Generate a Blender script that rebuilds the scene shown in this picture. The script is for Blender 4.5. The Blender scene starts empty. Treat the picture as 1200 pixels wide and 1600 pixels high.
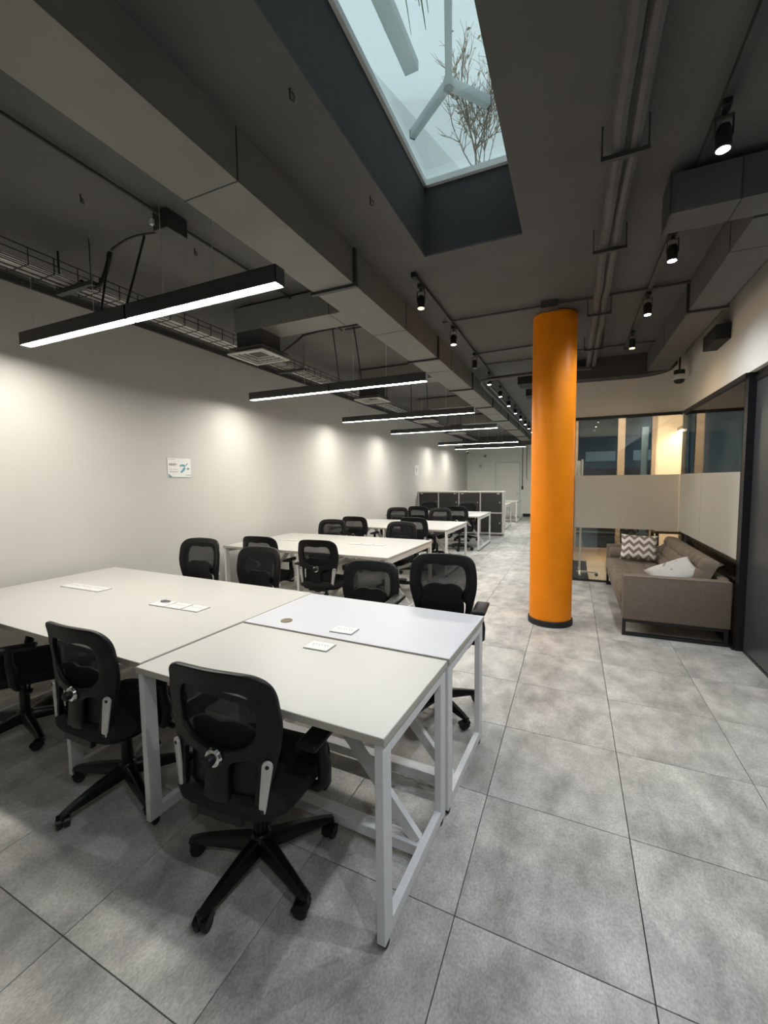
import bpy, bmesh, math, random
from mathutils import Vector, Matrix
random.seed(7)
SC = bpy.context.scene
COL = SC.collection
R = math.radians
PI = math.pi

# ------------------------------------------------------------------ camera
CAM_H = 1.52
cd = bpy.data.cameras.new('camera'); cam = bpy.data.objects.new('camera', cd); COL.objects.link(cam)
cd.sensor_fit = 'VERTICAL'; cd.sensor_height = 36.0; cd.sensor_width = 27.0
cd.lens = 662.92 / 1600 * 36.0
cd.clip_start = 0.05; cd.clip_end = 200
def cam_axes(yaw, pit, rol):
    fw = Vector((-math.sin(yaw), math.cos(yaw), 0)); rt = Vector((math.cos(yaw), math.sin(yaw), 0)); up = Vector((0, 0, 1))
    fw2 = fw*math.cos(pit) - up*math.sin(pit); up2 = up*math.cos(pit) + fw*math.sin(pit)
    rt3 = rt*math.cos(rol) + up2*math.sin(rol); up3 = up2*math.cos(rol) - rt*math.sin(rol)
    return rt3, up3, fw2
_r, _u, _f = cam_axes(R(23.980), R(4.304), R(-0.680))
cam.matrix_world = Matrix(((_r.x, _u.x, -_f.x, 0), (_r.y, _u.y, -_f.y, 0), (_r.z, _u.z, -_f.z, CAM_H), (0, 0, 0, 1)))
SC.camera = cam

# ------------------------------------------------------------------ world, exposure
w = bpy.data.worlds.new('overcast_sky'); SC.world = w; w.use_nodes = True
bg = w.node_tree.nodes['Background']
bg.inputs[0].default_value = (0.62, 0.76, 0.79, 1); bg.inputs[1].default_value = 0.98
SC.view_settings.view_transform = 'Standard'; SC.view_settings.look = 'None'
SC.view_settings.exposure = 0.0; SC.view_settings.gamma = 1.0; SC.view_settings.use_curve_mapping = False
SC.cycles.use_denoising = True
SC.cycles.max_bounces = 9; SC.cycles.diffuse_bounces = 5; SC.cycles.glossy_bounces = 4
SC.cycles.transparent_max_bounces = 16; SC.cycles.sample_clamp_indirect = 6.0
SC.cycles.caustics_reflective = False; SC.cycles.caustics_refractive = False
FIX_POWER = 108.0            # radiance of the linear luminaires
SPOT_W = 43.0               # watt of one track spotlight

# ------------------------------------------------------------------ materials
MATS = {}
def mat(name, col, rough=0.5, metal=0.0, var=0.06, scale=8.0, bump=0.0, bscale=200.0, spec=0.5, emit=None, es=0.0):
    if name in MATS: return MATS[name]
    m = bpy.data.materials.new(name); m.use_nodes = True
    nt = m.node_tree; n = nt.nodes; p = n['Principled BSDF']
    p.inputs['Roughness'].default_value = rough; p.inputs['Metallic'].default_value = metal
    p.inputs['Specular IOR Level'].default_value = spec
    tc = n.new('ShaderNodeTexCoord')
    if var > 0:
        no = n.new('ShaderNodeTexNoise'); no.inputs['Scale'].default_value = scale; no.inputs['Detail'].default_value = 4
        nt.links.new(tc.outputs['Object'], no.inputs['Vector'])
        mr = n.new('ShaderNodeMapRange'); mr.inputs['From Min'].default_value = .3; mr.inputs['From Max'].default_value = .7
        mr.inputs['To Min'].default_value = 1 - var; mr.inputs['To Max'].default_value = 1 + var
        nt.links.new(no.outputs['Fac'], mr.inputs['Value'])
        hs = n.new('ShaderNodeHueSaturation'); hs.inputs['Color'].default_value = (*col, 1)
        nt.links.new(mr.outputs[0], hs.inputs['Value']); nt.links.new(hs.outputs[0], p.inputs['Base Color'])
    else:
        p.inputs['Base Color'].default_value = (*col, 1)
    if bump > 0:
        nb = n.new('ShaderNodeTexNoise'); nb.inputs['Scale'].default_value = bscale; nb.inputs['Detail'].default_value = 3
        nt.links.new(tc.outputs['Object'], nb.inputs['Vector'])
        b = n.new('ShaderNodeBump'); b.inputs['Strength'].default_value = bump; b.inputs['Distance'].default_value = .003
        nt.links.new(nb.outputs['Fac'], b.inputs['Height']); nt.links.new(b.outputs[0], p.inputs['Normal'])
    if emit:
        p.inputs['Emission Color'].default_value = (*emit, 1); p.inputs['Emission Strength'].default_value = es
    MATS[name] = m
    return m

def mat_tile():
    m = bpy.data.materials.new('grey_porcelain'); m.use_nodes = True; nt = m.node_tree; n = nt.nodes; p = n['Principled BSDF']
    L = nt.links.new
    ge = n.new('ShaderNodeNewGeometry'); oi = n.new('ShaderNodeObjectInfo')
    mul = n.new('ShaderNodeVectorMath'); mul.operation = 'SCALE'
    cmb = n.new('ShaderNodeCombineXYZ'); L(oi.outputs['Random'], cmb.inputs[2])
    L(cmb.outputs[0], mul.inputs[0]); mul.inputs['Scale'].default_value = 40
    add = n.new('ShaderNodeVectorMath'); L(ge.outputs['Position'], add.inputs[0]); L(mul.outputs[0], add.inputs[1])
    mp = n.new('ShaderNodeMapping'); mp.inputs['Scale'].default_value = (1.6, 1.0, 1); L(add.outputs[0], mp.inputs[0])
    n1 = n.new('ShaderNodeTexNoise'); n1.inputs['Scale'].default_value = 3.8; n1.inputs['Detail'].default_value = 9; n1.inputs['Roughness'].default_value = .62
    n2 = n.new('ShaderNodeTexNoise'); n2.inputs['Scale'].default_value = 95; n2.inputs['Detail'].default_value = 5
    L(mp.outputs[0], n1.inputs['Vector']); L(mp.outputs[0], n2.inputs['Vector'])
    r1 = n.new('ShaderNodeValToRGB'); r1.color_ramp.elements[0].position = .33; r1.color_ramp.elements[1].position = .66
    r1.color_ramp.elements[0].color = (.285, .278, .254, 1); r1.color_ramp.elements[1].color = (.58, .565, .52, 1)
    L(n1.outputs['Fac'], r1.inputs['Fac'])
    mr = n.new('ShaderNodeMapRange'); mr.inputs['From Min'].default_value = .25; mr.inputs['From Max'].default_value = .75
    mr.inputs['To Min'].default_value = .74; mr.inputs['To Max'].default_value = 1.26; L(n2.outputs['Fac'], mr.inputs['Value'])
    mr2 = n.new('ShaderNodeMapRange'); mr2.inputs['To Min'].default_value = .93; mr2.inputs['To Max'].default_value = 1.07; L(oi.outputs['Random'], mr2.inputs['Value'])
    mm = n.new('ShaderNodeMath'); mm.operation = 'MULTIPLY'; L(mr.outputs[0], mm.inputs[0]); L(mr2.outputs[0], mm.inputs[1])
    hs = n.new('ShaderNodeHueSaturation'); L(r1.outputs[0], hs.inputs['Color']); L(mm.outputs[0], hs.inputs['Value'])
    L(hs.outputs[0], p.inputs['Base Color']); p.inputs['Roughness'].default_value = .42
    b = n.new('ShaderNodeBump'); b.inputs['Strength'].default_value = .15; b.inputs['Distance'].default_value = .002
    L(n2.outputs['Fac'], b.inputs['Height']); L(b.outputs[0], p.inputs['Normal'])
    return m

def mat_glass(name, tint=(.93, .95, .94), rough=0.0, ior=1.5, boost=1.0):
    m = bpy.data.materials.new(name); m.use_nodes = True; nt = m.node_tree; n = nt.nodes; L = nt.links.new
    n.remove(n['Principled BSDF']); out = n['Material Output']
    tr = n.new('ShaderNodeBsdfTransparent'); tr.inputs[0].default_value = (*tint, 1)
    gl = n.new('ShaderNodeBsdfGlossy'); gl.inputs['Roughness'].default_value = rough
    fr = n.new('ShaderNodeFresnel'); fr.inputs['IOR'].default_value = ior
    mu = n.new('ShaderNodeMath'); mu.operation = 'MULTIPLY'; mu.use_clamp = True; mu.inputs[1].default_value = boost; L(fr.outputs[0], mu.inputs[0])
    mx = n.new('ShaderNodeMixShader'); L(mu.outputs[0], mx.inputs[0]); L(tr.outputs[0], mx.inputs[1]); L(gl.outputs[0], mx.inputs[2])
    L(mx.outputs[0], out.inputs[0]); return m

def mat_veil(name, col, transp, transl=0.5, rough=.8):
    """thin see-through sheet: frosted film or mesh cloth"""
    m = bpy.data.materials.new(name); m.use_nodes = True; nt = m.node_tree; n = nt.nodes; L = nt.links.new
    n.remove(n['Principled BSDF']); out = n['Material Output']
    tr = n.new('ShaderNodeBsdfTransparent')
    df = n.new('ShaderNodeBsdfDiffuse'); tl = n.new('ShaderNodeBsdfTranslucent')
    tc = n.new('ShaderNodeTexCoord'); no = n.new('ShaderNodeTexNoise'); no.inputs['Scale'].default_value = 300
    L(tc.outputs['Object'], no.inputs['Vector'])
    mr = n.new('ShaderNodeMapRange'); mr.inputs['To Min'].default_value = .85; mr.inputs['To Max'].default_value = 1.15; L(no.outputs['Fac'], mr.inputs['Value'])
    hs = n.new('ShaderNodeHueSaturation'); hs.inputs['Color'].default_value = (*col, 1); L(mr.outputs[0], hs.inputs['Value'])
    L(hs.outputs[0], df.inputs[0]); L(hs.outputs[0], tl.inputs[0])
    m1 = n.new('ShaderNodeMixShader'); m1.inputs[0].default_value = transl; L(df.outputs[0], m1.inputs[1]); L(tl.outputs[0], m1.inputs[2])
    m2 = n.new('ShaderNodeMixShader'); m2.inputs[0].default_value = transp; L(m1.outputs[0], m2.inputs[1]); L(tr.outputs[0], m2.inputs[2])
    L(m2.outputs[0], out.inputs[0]); return m

def mat_chevron():
    m = bpy.data.materials.new('chevron_cotton'); m.use_nodes = True; nt = m.node_tree; n = nt.nodes; L = nt.links.new; p = n['Principled BSDF']
    tc = n.new('ShaderNodeTexCoord'); sp = n.new('ShaderNodeSeparateXYZ'); L(tc.outputs['Object'], sp.inputs[0])
    def M(op, a, b=None):
        k = n.new('ShaderNodeMath'); k.operation = op
        for i, v in enumerate((a, b)):
            if v is None: continue
            if isinstance(v, (int, float)): k.inputs[i].default_value = v
            else: L(v, k.inputs[i])
        return k.outputs[0]
    u = M('PINGPONG', sp.outputs['X'], 0.055)
    v = M('ADD', sp.outputs['Z'], u)
    f = M('FRACT', M('MULTIPLY', v, 11.0)); s = M('GREATER_THAN', f, 0.5)
    mx = n.new('ShaderNodeMix'); mx.data_type = 'RGBA'; L(s, mx.inputs['Factor'])
    mx.inputs[6].default_value = (.78, .74, .70, 1); mx.inputs[7].default_value = (.23, .185, .145, 1)
    L(mx.outputs[2], p.inputs['Base Color']); p.inputs['Roughness'].default_value = .9
    return m

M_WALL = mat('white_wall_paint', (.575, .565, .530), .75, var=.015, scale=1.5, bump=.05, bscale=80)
M_WALL3 = mat('white_wall_paint_lit', (.86, .84, .76), .75, var=.015, scale=1.5)  # same wall white, colour raised to stand in for light on the headers
M_WALLF = mat('pale_green_white_lit', (.82, .84, .77), .75, var=.015, scale=1.5)  # greenish white, colour raised for lamp light the far wall lacks
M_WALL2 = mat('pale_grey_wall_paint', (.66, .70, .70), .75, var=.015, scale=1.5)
M_BEIGE = mat('warm_beige_wall_paint', (.74, .58, .42), .7, var=.04, scale=2)
M_CEIL = mat('charcoal_ceiling_paint', (.106, .103, .098), .8, var=.10, scale=2.5, bump=.35, bscale=60)
M_CEIL2 = mat('charcoal_beam_paint', (.060, .060, .060), .8, var=.08, scale=3)
M_DUCT = mat('grey_painted_duct', (.20, .194, .175), .55, var=.06, scale=4)
M_DUCTR = mat('charcoal_painted_duct', (.095, .094, .092), .6, var=.06, scale=4)
M_DUCTD = mat('dark_duct_flange', (.045, .045, .045), .5, var=.06)
M_GROUT = mat('dark_grout', (.05, .05, .047), .9)
M_TILE = mat_tile()
M_ORANGE = mat('orange_column_paint', (.95, .275, .005), .45, var=.05, scale=5, bump=.10, bscale=120, spec=.25)
M_BLK = mat('black_rubber', (.012, .012, .012), .6, var=.1)
M_PLAST = mat('black_nylon', (.0085, .0085, .009), .42, var=.08, scale=30, spec=.28)
M_PLAST2 = mat('black_base_nylon', (.007, .007, .007), .30, var=.08, scale=30, spec=.35)
M_SEATF = mat('black_seat_fabric', (.008, .008, .0085), .95, var=.2, scale=120, bump=.4, bscale=500)
M_MESH = mat_veil('black_mesh_cloth', (.030, .030, .031), .35, .25)
M_SILV = mat('satin_silver', (.62, .61, .58), .35, .35, var=.03)
M_CHROME = mat('chrome', (.75, .75, .74), .15, 1.0, var=.02)
M_TOP = mat('warm_white_laminate', (.525, .520, .488), .32, var=.010, scale=3)
M_TOPC = mat('cool_white_laminate', (.55, .562, .605), .34, var=.010, scale=3)
M_EDGE = mat('cream_edge_banding', (.47, .435, .37), .45, var=.02)
M_STEEL = mat('white_powdercoat', (.74, .73, .72), .42, var=.03, scale=20)
M_SOCK = mat('socket_plate_plastic', (.72, .72, .70), .35, var=.02)
M_SOCKD = mat('socket_slot_grey', (.22, .22, .22), .5, var=.02)
M_BRASS = mat('brown_grommet', (.16, .11, .045), .4, var=.05)
M_LFRAME = mat('locker_maple_frame', (.60, .57, .52), .5, var=.05, scale=12)
M_LDOOR = mat('locker_charcoal_door', (.035, .033, .031), .45, var=.06)
M_HOUS = mat('fixture_housing_grey', (.06, .06, .062), .4, var=.04)
M_LED = mat('led_diffuser', (.9, .9, .88), .5, var=.0, emit=(1.0, .955, .87), es=FIX_POWER)
M_LENSC = mat('spot_lens_cool', (.9, .9, .9), .3, var=0, emit=(.80, .90, 1.0), es=60)
M_LENSW = mat('spot_lens_warm', (.9, .8, .6), .3, var=0, emit=(1.0, .62, .22), es=22)
M_LENSO = mat('spot_lens_off', (.20, .20, .21), .2, var=0)
M_CABLE = mat('black_cable', (.012, .012, .012), .5, var=.05)
M_CABLEW = mat('white_data_cable', (.90, .89, .85), .5, var=.08)
M_PIPE = mat('grey_pipe_lagging', (.105, .10, .095), .7, var=.12, scale=14)
M_COND = mat('charcoal_conduit', (.05, .049, .047), .5, var=.06)
M_ALU = mat('white_aluminium_vent', (.62, .61, .58), .4, var=.03)
M_VENTD = mat('vent_dark_gap', (.02, .02, .02), .8, var=0)
M_FRAMEB = mat('black_partition_frame', (.008, .008, .010), .35, var=.06)
M_DARKP = mat('dark_grey_panel_glass', (.050, .053, .056), .28, var=.05, scale=2)
M_GLASS = mat_glass('partition_glass', (.90, .93, .92), 0.0, 1.5, 1.9)
M_GLASSW = mat_glass('window_glass', (.82, .90, .95), 0.0, 1.5, 1.2)
M_SKYG = mat_glass('skylight_glass', (.95, .98, .98), 0.0, 1.3, .25)
M_FROST = mat_veil('frosted_film', (.88, .86, .80), .10, .58)
M_SOFA = mat('taupe_sofa_fabric', (.175, .140, .105), .92, var=.10, scale=60, bump=.5, bscale=500)
M_SOFAD = mat('taupe_sofa_piping', (.235, .195, .155), .9, var=.08, scale=60)
M_CHEV = mat_chevron()
M_PIL = mat('white_printed_cotton', (.62, .60, .55), .9, var=.04, scale=10)
M_PILG = mat('grey_print', (.33, .33, .31), .9, var=.05)
M_PAPER = mat('white_sign_board', (.80, .80, .77), .5, var=.01)
M_TEAL = mat('teal_print', (.12, .33, .38), .6, var=.03)
M_GREYP = mat('grey_sign_print', (.22, .23, .23), .6, var=.03)
M_WOODF = mat('pale_oak_frame', (.30, .215, .15), .55, var=.12, scale=14)
M_MFLOOR = mat('meeting_room_floor', (.50, .42, .33), .35, var=.10, scale=5)
M_BLUEF = mat('blue_grey_facade', (.16, .20, .24), .8, var=.10, scale=1.2)
M_BRICK = mat('dull_red_facade', (.10, .055, .05), .8, var=.10, scale=2)
M_WHITEEXT = mat('white_exterior_paint', (.90, .91, .90), .7, var=.03)
M_TUBE = mat_veil('translucent_white_tube', (.88, .92, .92), 0.0, .62)
M_TWIG = mat('dry_twig', (.28, .22, .15), .85, var=.15)
M_LEAFD = mat('dry_leaf', (.40, .32, .21), .85, var=.2)
M_LEAFG = mat('green_strap_leaf', (.10, .16, .06), .6, var=.2)
M_DOORP = mat('off_white_door', (.80, .82, .75), .55, var=.02)
M_BROWN = mat('dark_walnut', (.055, .035, .022), .5, var=.15, scale=9)
M_WARML = mat('warm_lamp_diffuser', (.9, .85, .7), .5, var=0, emit=(1.0, .78, .50), es=80)

M_PANEL = mat('added_fill_diffuser', (.9, .88, .8), .5, var=0, emit=(1.0, .86, .68), es=42)  # glow of the added fill panels in the meeting room

# ------------------------------------------------------------------ mesh helpers
def new_obj(name, me, m, parent=None, loc=(0, 0, 0), smooth=None):
    o = bpy.data.objects.new(name, me); COL.objects.link(o)
    if m is not None and len(me.materials) == 0: me.materials.append(m)
    o.location = loc
    if parent: o.parent = parent
    return o
def finish(bm, name, smooth=40):
    bmesh.ops.recalc_face_normals(bm, faces=bm.faces)
    me = bpy.data.meshes.new(name); bm.to_mesh(me); bm.free()
    if smooth:
        me.polygons.foreach_set('use_smooth', [True]*len(me.polygons)); me.set_sharp_from_angle(angle=R(smooth))
    return me
class MB:
    def __init__(s): s.bm = bmesh.new()
    def box(s, x0, x1, y0, y1, z0, z1, bev=0.0, rot=None, seg=1):
        vs = [s.bm.verts.new((x, y, z)) for x in (x0, x1) for y in (y0, y1) for z in (z0, z1)]
        f = [(0, 1, 3, 2), (4, 6, 7, 5), (0, 4, 5, 1), (2, 3, 7, 6), (0, 2, 6, 4), (1, 5, 7, 3)]
        fs = [s.bm.faces.new([vs[i] for i in q]) for q in f]
        if bev > 0:
            es = list({e for a in fs for e in a.edges})
            r = bmesh.ops.bevel(s.bm, geom=es, offset=bev, segments=seg, affect='EDGES', profile=.5)
        if rot is not None:
            bmesh.ops.transform(s.bm, matrix=rot, verts=vs if bev <= 0 else list({v for v in s.bm.verts if v.is_valid}))
        return s
    def bar(s, a, b, w, h, up=(0, 0, 1)):
        """square bar from a to b, w across, h along 'up'"""
        a = Vector(a); b = Vector(b); d = (b-a).normalized(); up = Vector(up)
        sd = d.cross(up).normalized(); u2 = sd.cross(d).normalized()
        q = [(-1, -1), (1, -1), (1, 1), (-1, 1)]
        A = [s.bm.verts.new(a+sd*i*w/2+u2*j*h/2) for i, j in q]; Bv = [s.bm.verts.new(b+sd*i*w/2+u2*j*h/2) for i, j in q]
        s.bm.faces.new(A); s.bm.faces.new(Bv[::-1])
        for k in range(4): s.bm.faces.new((A[k], Bv[k], Bv[(k+1) % 4], A[(k+1) % 4]))
        return s
    def tube(s, pts, r, n=8, caps=True):
        pts = [Vector(p) for p in pts]; rings = []
        rr = r if isinstance(r, (list, tuple)) else [r]*len(pts)
        ref = None
        for i, p in enumerate(pts):
            d = (pts[min(i+1, len(pts)-1)] - pts[max(i-1, 0)])
            if d.length < 1e-9: d = Vector((0, 0, 1))
            d.normalize()
            if ref is None:
                ref = Vector((0, 0, 1)) if abs(d.z) < .9 else Vector((1, 0, 0))
            x = (ref - d*ref.dot(d))
            if x.length < 1e-6: x = d.orthogonal()
            x.normalize(); y = d.cross(x); ref = x
            rings.append([s.bm.verts.new(p + (x*math.cos(2*PI*k/n)+y*math.sin(2*PI*k/n))*rr[i]) for k in range(n)])
        for a, b in zip(rings, rings[1:]):
            for k in range(n): s.bm.faces.new((a[k], a[(k+1) % n], b[(k+1) % n], b[k]))
        if caps: s.bm.faces.new(rings[0][::-1]); s.bm.faces.new(rings[-1])
        return s
    def cyl(s, a, b, r, n=16, r2=None): return s.tube([a, b], [r, r if r2 is None else r2], n)
    def lathe(s, prof, c=(0, 0, 0), n=24, axis='Z'):
        rings = []
        for r, z in prof:
            ring = []
            for k in range(n):
                a = 2*PI*k/n
                v = (r*math.cos(a), r*math.sin(a), z)
                if axis == 'Y': v = (v[0], v[2], v[1])
                if axis == 'X': v = (v[2], v[0], v[1])
                ring.append(s.bm.verts.new((v[0]+c[0], v[1]+c[1], v[2]+c[2])))
            rings.append(ring)
        for a, b in zip(rings, rings[1:]):
            for k in range(n): s.bm.faces.new((a[k], a[(k+1) % n], b[(k+1) % n], b[k]))
        s.bm.faces.new(rings[0][::-1]); s.bm.faces.new(rings[-1]); return s
    def poly(s, pts, thick, n):
        """flat polygon pts extruded by vector n*thick"""
        n = Vector(n)*thick
        A = [s.bm.verts.new(Vector(p)) for p in pts]; Bv = [s.bm.verts.new(Vector(p)+n) for p in pts]
        s.bm.faces.new(A); s.bm.faces.new(Bv[::-1]); k = len(pts)
        for i in range(k): s.bm.faces.new((A[i], Bv[i], Bv[(i+1) % k], A[(i+1) % k]))
        return s
    def move(s, M): bmesh.ops.transform(s.bm, matrix=M, verts=s.bm.verts); return s
    def mesh(s, name, smooth=40): return finish(s.bm, name, smooth)
    def build(s, name, m, parent=None, loc=(0, 0, 0), smooth=40): return new_obj(name, s.mesh(name, smooth), m, parent, loc)
def empty(name, loc, label, cat, group=None, rz=0):
    o = bpy.data.objects.new(name, None); COL.objects.link(o); o.location = loc; o.rotation_euler.z = rz
    o.empty_display_size = .1
    return tag(o, label, cat, group)
def tag(o, label, cat, group=None):
    o['label'] = label; o['category'] = cat
    if group: o['group'] = group
    return o
def struct(o, label=None):
    o['kind'] = 'structure'
    if label: o['label'] = label
    return o
def dup(src, parent=None):
    c = src.copy(); COL.objects.link(c); c.parent = parent
    for ch in list(src.children): dup(ch, c)
    return c
def wbox(name, m, b, parent=None, bev=0.0, loc=None):
    """box given by world bounds; origin at its bottom centre (children: relative to the parent's location)"""
    x0, x1, y0, y1, z0, z1 = b
    c = Vector(((x0+x1)/2, (y0+y1)/2, z0)); base = Vector(parent.location) if parent else Vector((0, 0, 0))
    return MB().box(x0-c.x, x1-c.x, y0-c.y, y1-c.y, 0, z1-z0, bev).build(name, m, parent, c-base, smooth=30)

# ------------------------------------------------------------------ room shell
XL, XR, YB, YF, ZC = -4.05, 1.32, -2.2, 17.7, 3.15
PY = 6.85         # glass partition facing the corridor
floor = struct(wbox('floor', M_GROUT, (XL-.1, XR+.25, YB, YF+.1, -.10, -.0115)))
TX, TY, GAP = .597, .62, .0032
SHEAR = -.028
tile_mb = MB().box(-TX/2+GAP/2, TX/2-GAP/2, -TY/2+GAP/2, TY/2-GAP/2, -.0115, 0, .0012)
for v in tile_mb.bm.verts: v.co.y += SHEAR*v.co.x
tile_me = tile_mb.mesh('tile', 30)
tile_me.materials.append(M_TILE)
xi0 = -.348 - TX*7; yi0 = 1.338 - TY*6
cnt = 0
for j in range(0, 33):
    for i in range(0, 11):
        cx = xi0 + TX*(i+.5); cy = yi0 + TY*(j+.5) + SHEAR*(cx+.05)
        if cx < XL-.30 or cx > XR+.4 or cy > YF+.2: continue
        if cx > -.05+.3 and cy > PY+.3: continue
        t = new_obj('tile', tile_me, None, floor, (cx-floor.location.x, cy-floor.location.y, -floor.location.z)); cnt += 1
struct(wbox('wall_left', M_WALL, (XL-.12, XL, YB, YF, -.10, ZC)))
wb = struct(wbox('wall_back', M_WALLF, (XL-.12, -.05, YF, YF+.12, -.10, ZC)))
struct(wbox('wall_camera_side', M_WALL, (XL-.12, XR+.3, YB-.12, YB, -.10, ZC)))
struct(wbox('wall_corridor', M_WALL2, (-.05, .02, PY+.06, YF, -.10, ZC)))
struct(wbox('baseboard_corridor', M_FRAMEB, (-1.80, -.06, YF-.015, YF, 0, .12)))
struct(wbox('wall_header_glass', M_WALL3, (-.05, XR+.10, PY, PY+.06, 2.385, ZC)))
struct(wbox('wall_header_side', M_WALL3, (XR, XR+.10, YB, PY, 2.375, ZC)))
# ceiling slab with the skylight hole (four slabs round the opening, one mesh)
SX0, SX1, SY0, SY1 = -1.025, -.340, .35, 3.10
cb = MB()
cb.box(XL-.12, SX0, YB, YF, ZC, ZC+.012); cb.box(SX1, XR+.3, YB, YF, ZC, ZC+.012)
cb.box(SX0, SX1, YB, SY0, ZC, ZC+.012); cb.box(SX0, SX1, SY1, YF, ZC, ZC+.012)
struct(cb.build('ceiling', M_CEIL, smooth=None))
ZT = 3.66
wl = MB()
wl.box(SX0-.10, SX0, SY0-.10, SY1+.10, ZC+.0125, ZT); wl.box(SX1, SX1+.10, SY0-.10, SY1+.10, ZC+.0125, ZT)
wl.box(SX0, SX1, SY1, SY1+.10, ZC+.0125, ZT); wl.box(SX0, SX1, SY0-.10, SY0, ZC+.0125, ZT)
struct(wl.build('trim_1', M_CEIL2, smooth=None), 'dark painted sides of the skylight well')
win = bpy.data.objects.new('window_1', None); COL.objects.link(win); win.location = ((SX0+SX1)/2, (SY0+SY1)/2, ZT); struct(win, 'skylight glass over the ceiling well')
wbox('skylight_pane', M_SKYG, (SX0-.02, SX1+.02, SY0-.02, SY1+.02, ZT+.004, ZT+.016), win)
fr = MB(); lx = win.location
for b in ((SX0, SX0+.022, SY0, SY1), (SX1-.022, SX1, SY0, SY1), (SX0, SX1, SY1-.03, SY1), (SX0, SX1, SY0, SY0+.03)):
    fr.box(b[0]-lx.x, b[1]-lx.x, b[2]-lx.y, b[3]-lx.y, -.035, .004)
fr.build('skylight_frame', M_WHITEEXT, win)
# dark bulkhead above the glass partition, with a rounded right end
bm_ = MB(); pts = [(-.05, 2.885), (.45, 2.875), (.75, 2.872)]
for k in range(9):
    a = k/8*PI/2; pts.append((.75+.45*math.sin(a), 2.872+.10*(1-math.cos(a))))
pts += [(1.20, ZC-.001), (-.05, ZC-.001)]
bm_.poly([(x, 6.62, z) for x, z in pts], .228, (0, 1, 0))
struct(bm_.build('trim_2', M_CEIL2, smooth=None), 'dark bulkhead under the ceiling above the glass partition')
struct(wbox('trim_3', M_CEIL2, (XL, -.05, 16.9, YF, 2.84, ZC)), 'dark ceiling beam before the far wall')
struct(wbox('trim_4', M_COND, (XL+.001, XL+.03, YB+.1, 16.8, 3.095, 3.149)), 'thin grey trim along the top of the long white wall')

# ------------------------------------------------------------------ glass partitions
g1 = bpy.data.objects.new('window_2', None); COL.objects.link(g1); g1.location = (.63, PY, 0); struct(g1, 'glass partition facing the corridor behind the sofa')
def gpart(name, m, b, par, bev=0): return wbox(name, m, b, par, bev)
gpart('top_rail', M_FRAMEB, (-.05, XR+.02, PY-.02, PY+.03, 2.345, 2.385), g1)
gpart('bottom_rail', M_FRAMEB, (.02, XR, PY-.02, PY+.03, 0, .022), g1)
gpart('jamb', M_FRAMEB, (.0, .025, PY-.02, PY+.03, .022, 2.345), g1)
gpart('glass_pane', M_GLASS, (.025, XR-.004, PY, PY+.010, .022, 2.345), g1)
gpart('frosted_band', M_FROST, (.027, XR-.006, PY-.003, PY-.0012, .79, 1.55), g1)
g2 = bpy.data.objects.new('window_3', None); COL.objects.link(g2); g2.location = (XR, 5.7, 0); struct(g2, 'glass side partition behind the sofa back')
gpart('top_rail', M_FRAMEB, (XR-.02, XR+.03, 4.53, PY-.02, 2.335, 2.375), g2)
gpart('bottom_rail', M_FRAMEB, (XR-.02, XR+.03, 4.53, PY-.02, 0, .022), g2)
for a, b in ((4.60, 5.80), (5.806, PY-.002)):
    gpart('glass_pane', M_GLASS, (XR, XR+.010, a, b, .022, 2.335), g2)
    gpart('frosted_band', M_FROST, (XR-.003, XR-.0012, a+.002, b-.002, .79, 1.555), g2)
gpart('post', M_FRAMEB, (XR+.002, XR+.062, 4.52, 4.60, 0, 2.372), g2)
g3 = bpy.data.objects.new('wall_right', None); COL.objects.link(g3); g3.location = (XR+.07, 2.0, 0); struct(g3, 'dark grey panelled wall right of the black post')
ys = [YB, .4, 2.45, 4.515]
for a, b in zip(ys, ys[1:]): gpart('panel', M_DARKP, (XR+.055, XR+.085, a+.002, b-.002, .02, 2.30), g3)
gpart('head_rail', M_FRAMEB, (XR+.045, XR+.095, YB, 4.518, 2.30, 2.374), g3)
gpart('floor_rail', M_FRAMEB, (XR+.050, XR+.090, YB, 4.518, 0, .02), g3)

# ------------------------------------------------------------------ meeting room behind the glass
struct(wbox('floor_meeting_room', M_MFLOOR, (.02, 4.2, PY+.06, 8.60, -.10, 0)))
struct(wbox('floor_side_room', M_MFLOOR, (XR+.26, 4.2, YB, PY+.06, -.10, 0)))
struct(wbox('floor_side_strip', M_MFLOOR, (XR+.10, XR+.26, YB, PY+.06, -.004, 0)))
struct(wbox('ceiling_meeting_room', M_WALL, (XR+.101, 4.2, YB, 8.60, 2.80, 2.9)))
struct(wbox('ceiling_meeting_bay', M_WALL, (.02, XR+.10, PY+.061, 8.60, 2.80, 2.9)))
struct(wbox('wall_meeting_far', M_BEIGE, (1.27, 4.2, 8.50, 8.60, 0, 2.80)))
struct(wbox('wall_meeting_side', M_WALL2, (4.1, 4.2, YB, 8.50, 0, 2.80)))
struct(wbox('wall_meeting_end', M_WALL2, (XR+.3, 4.1, YB-.1, YB, 0, 2.80)))
struct(wbox('wall_meeting_head', M_BEIGE, (.02, 1.27, 8.50, 8.60, 2.72, 2.80)))
struct(wbox('wall_meeting_sill', M_BEIGE, (.02, 1.27, 8.50, 8.60, 0, .20)))
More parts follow.
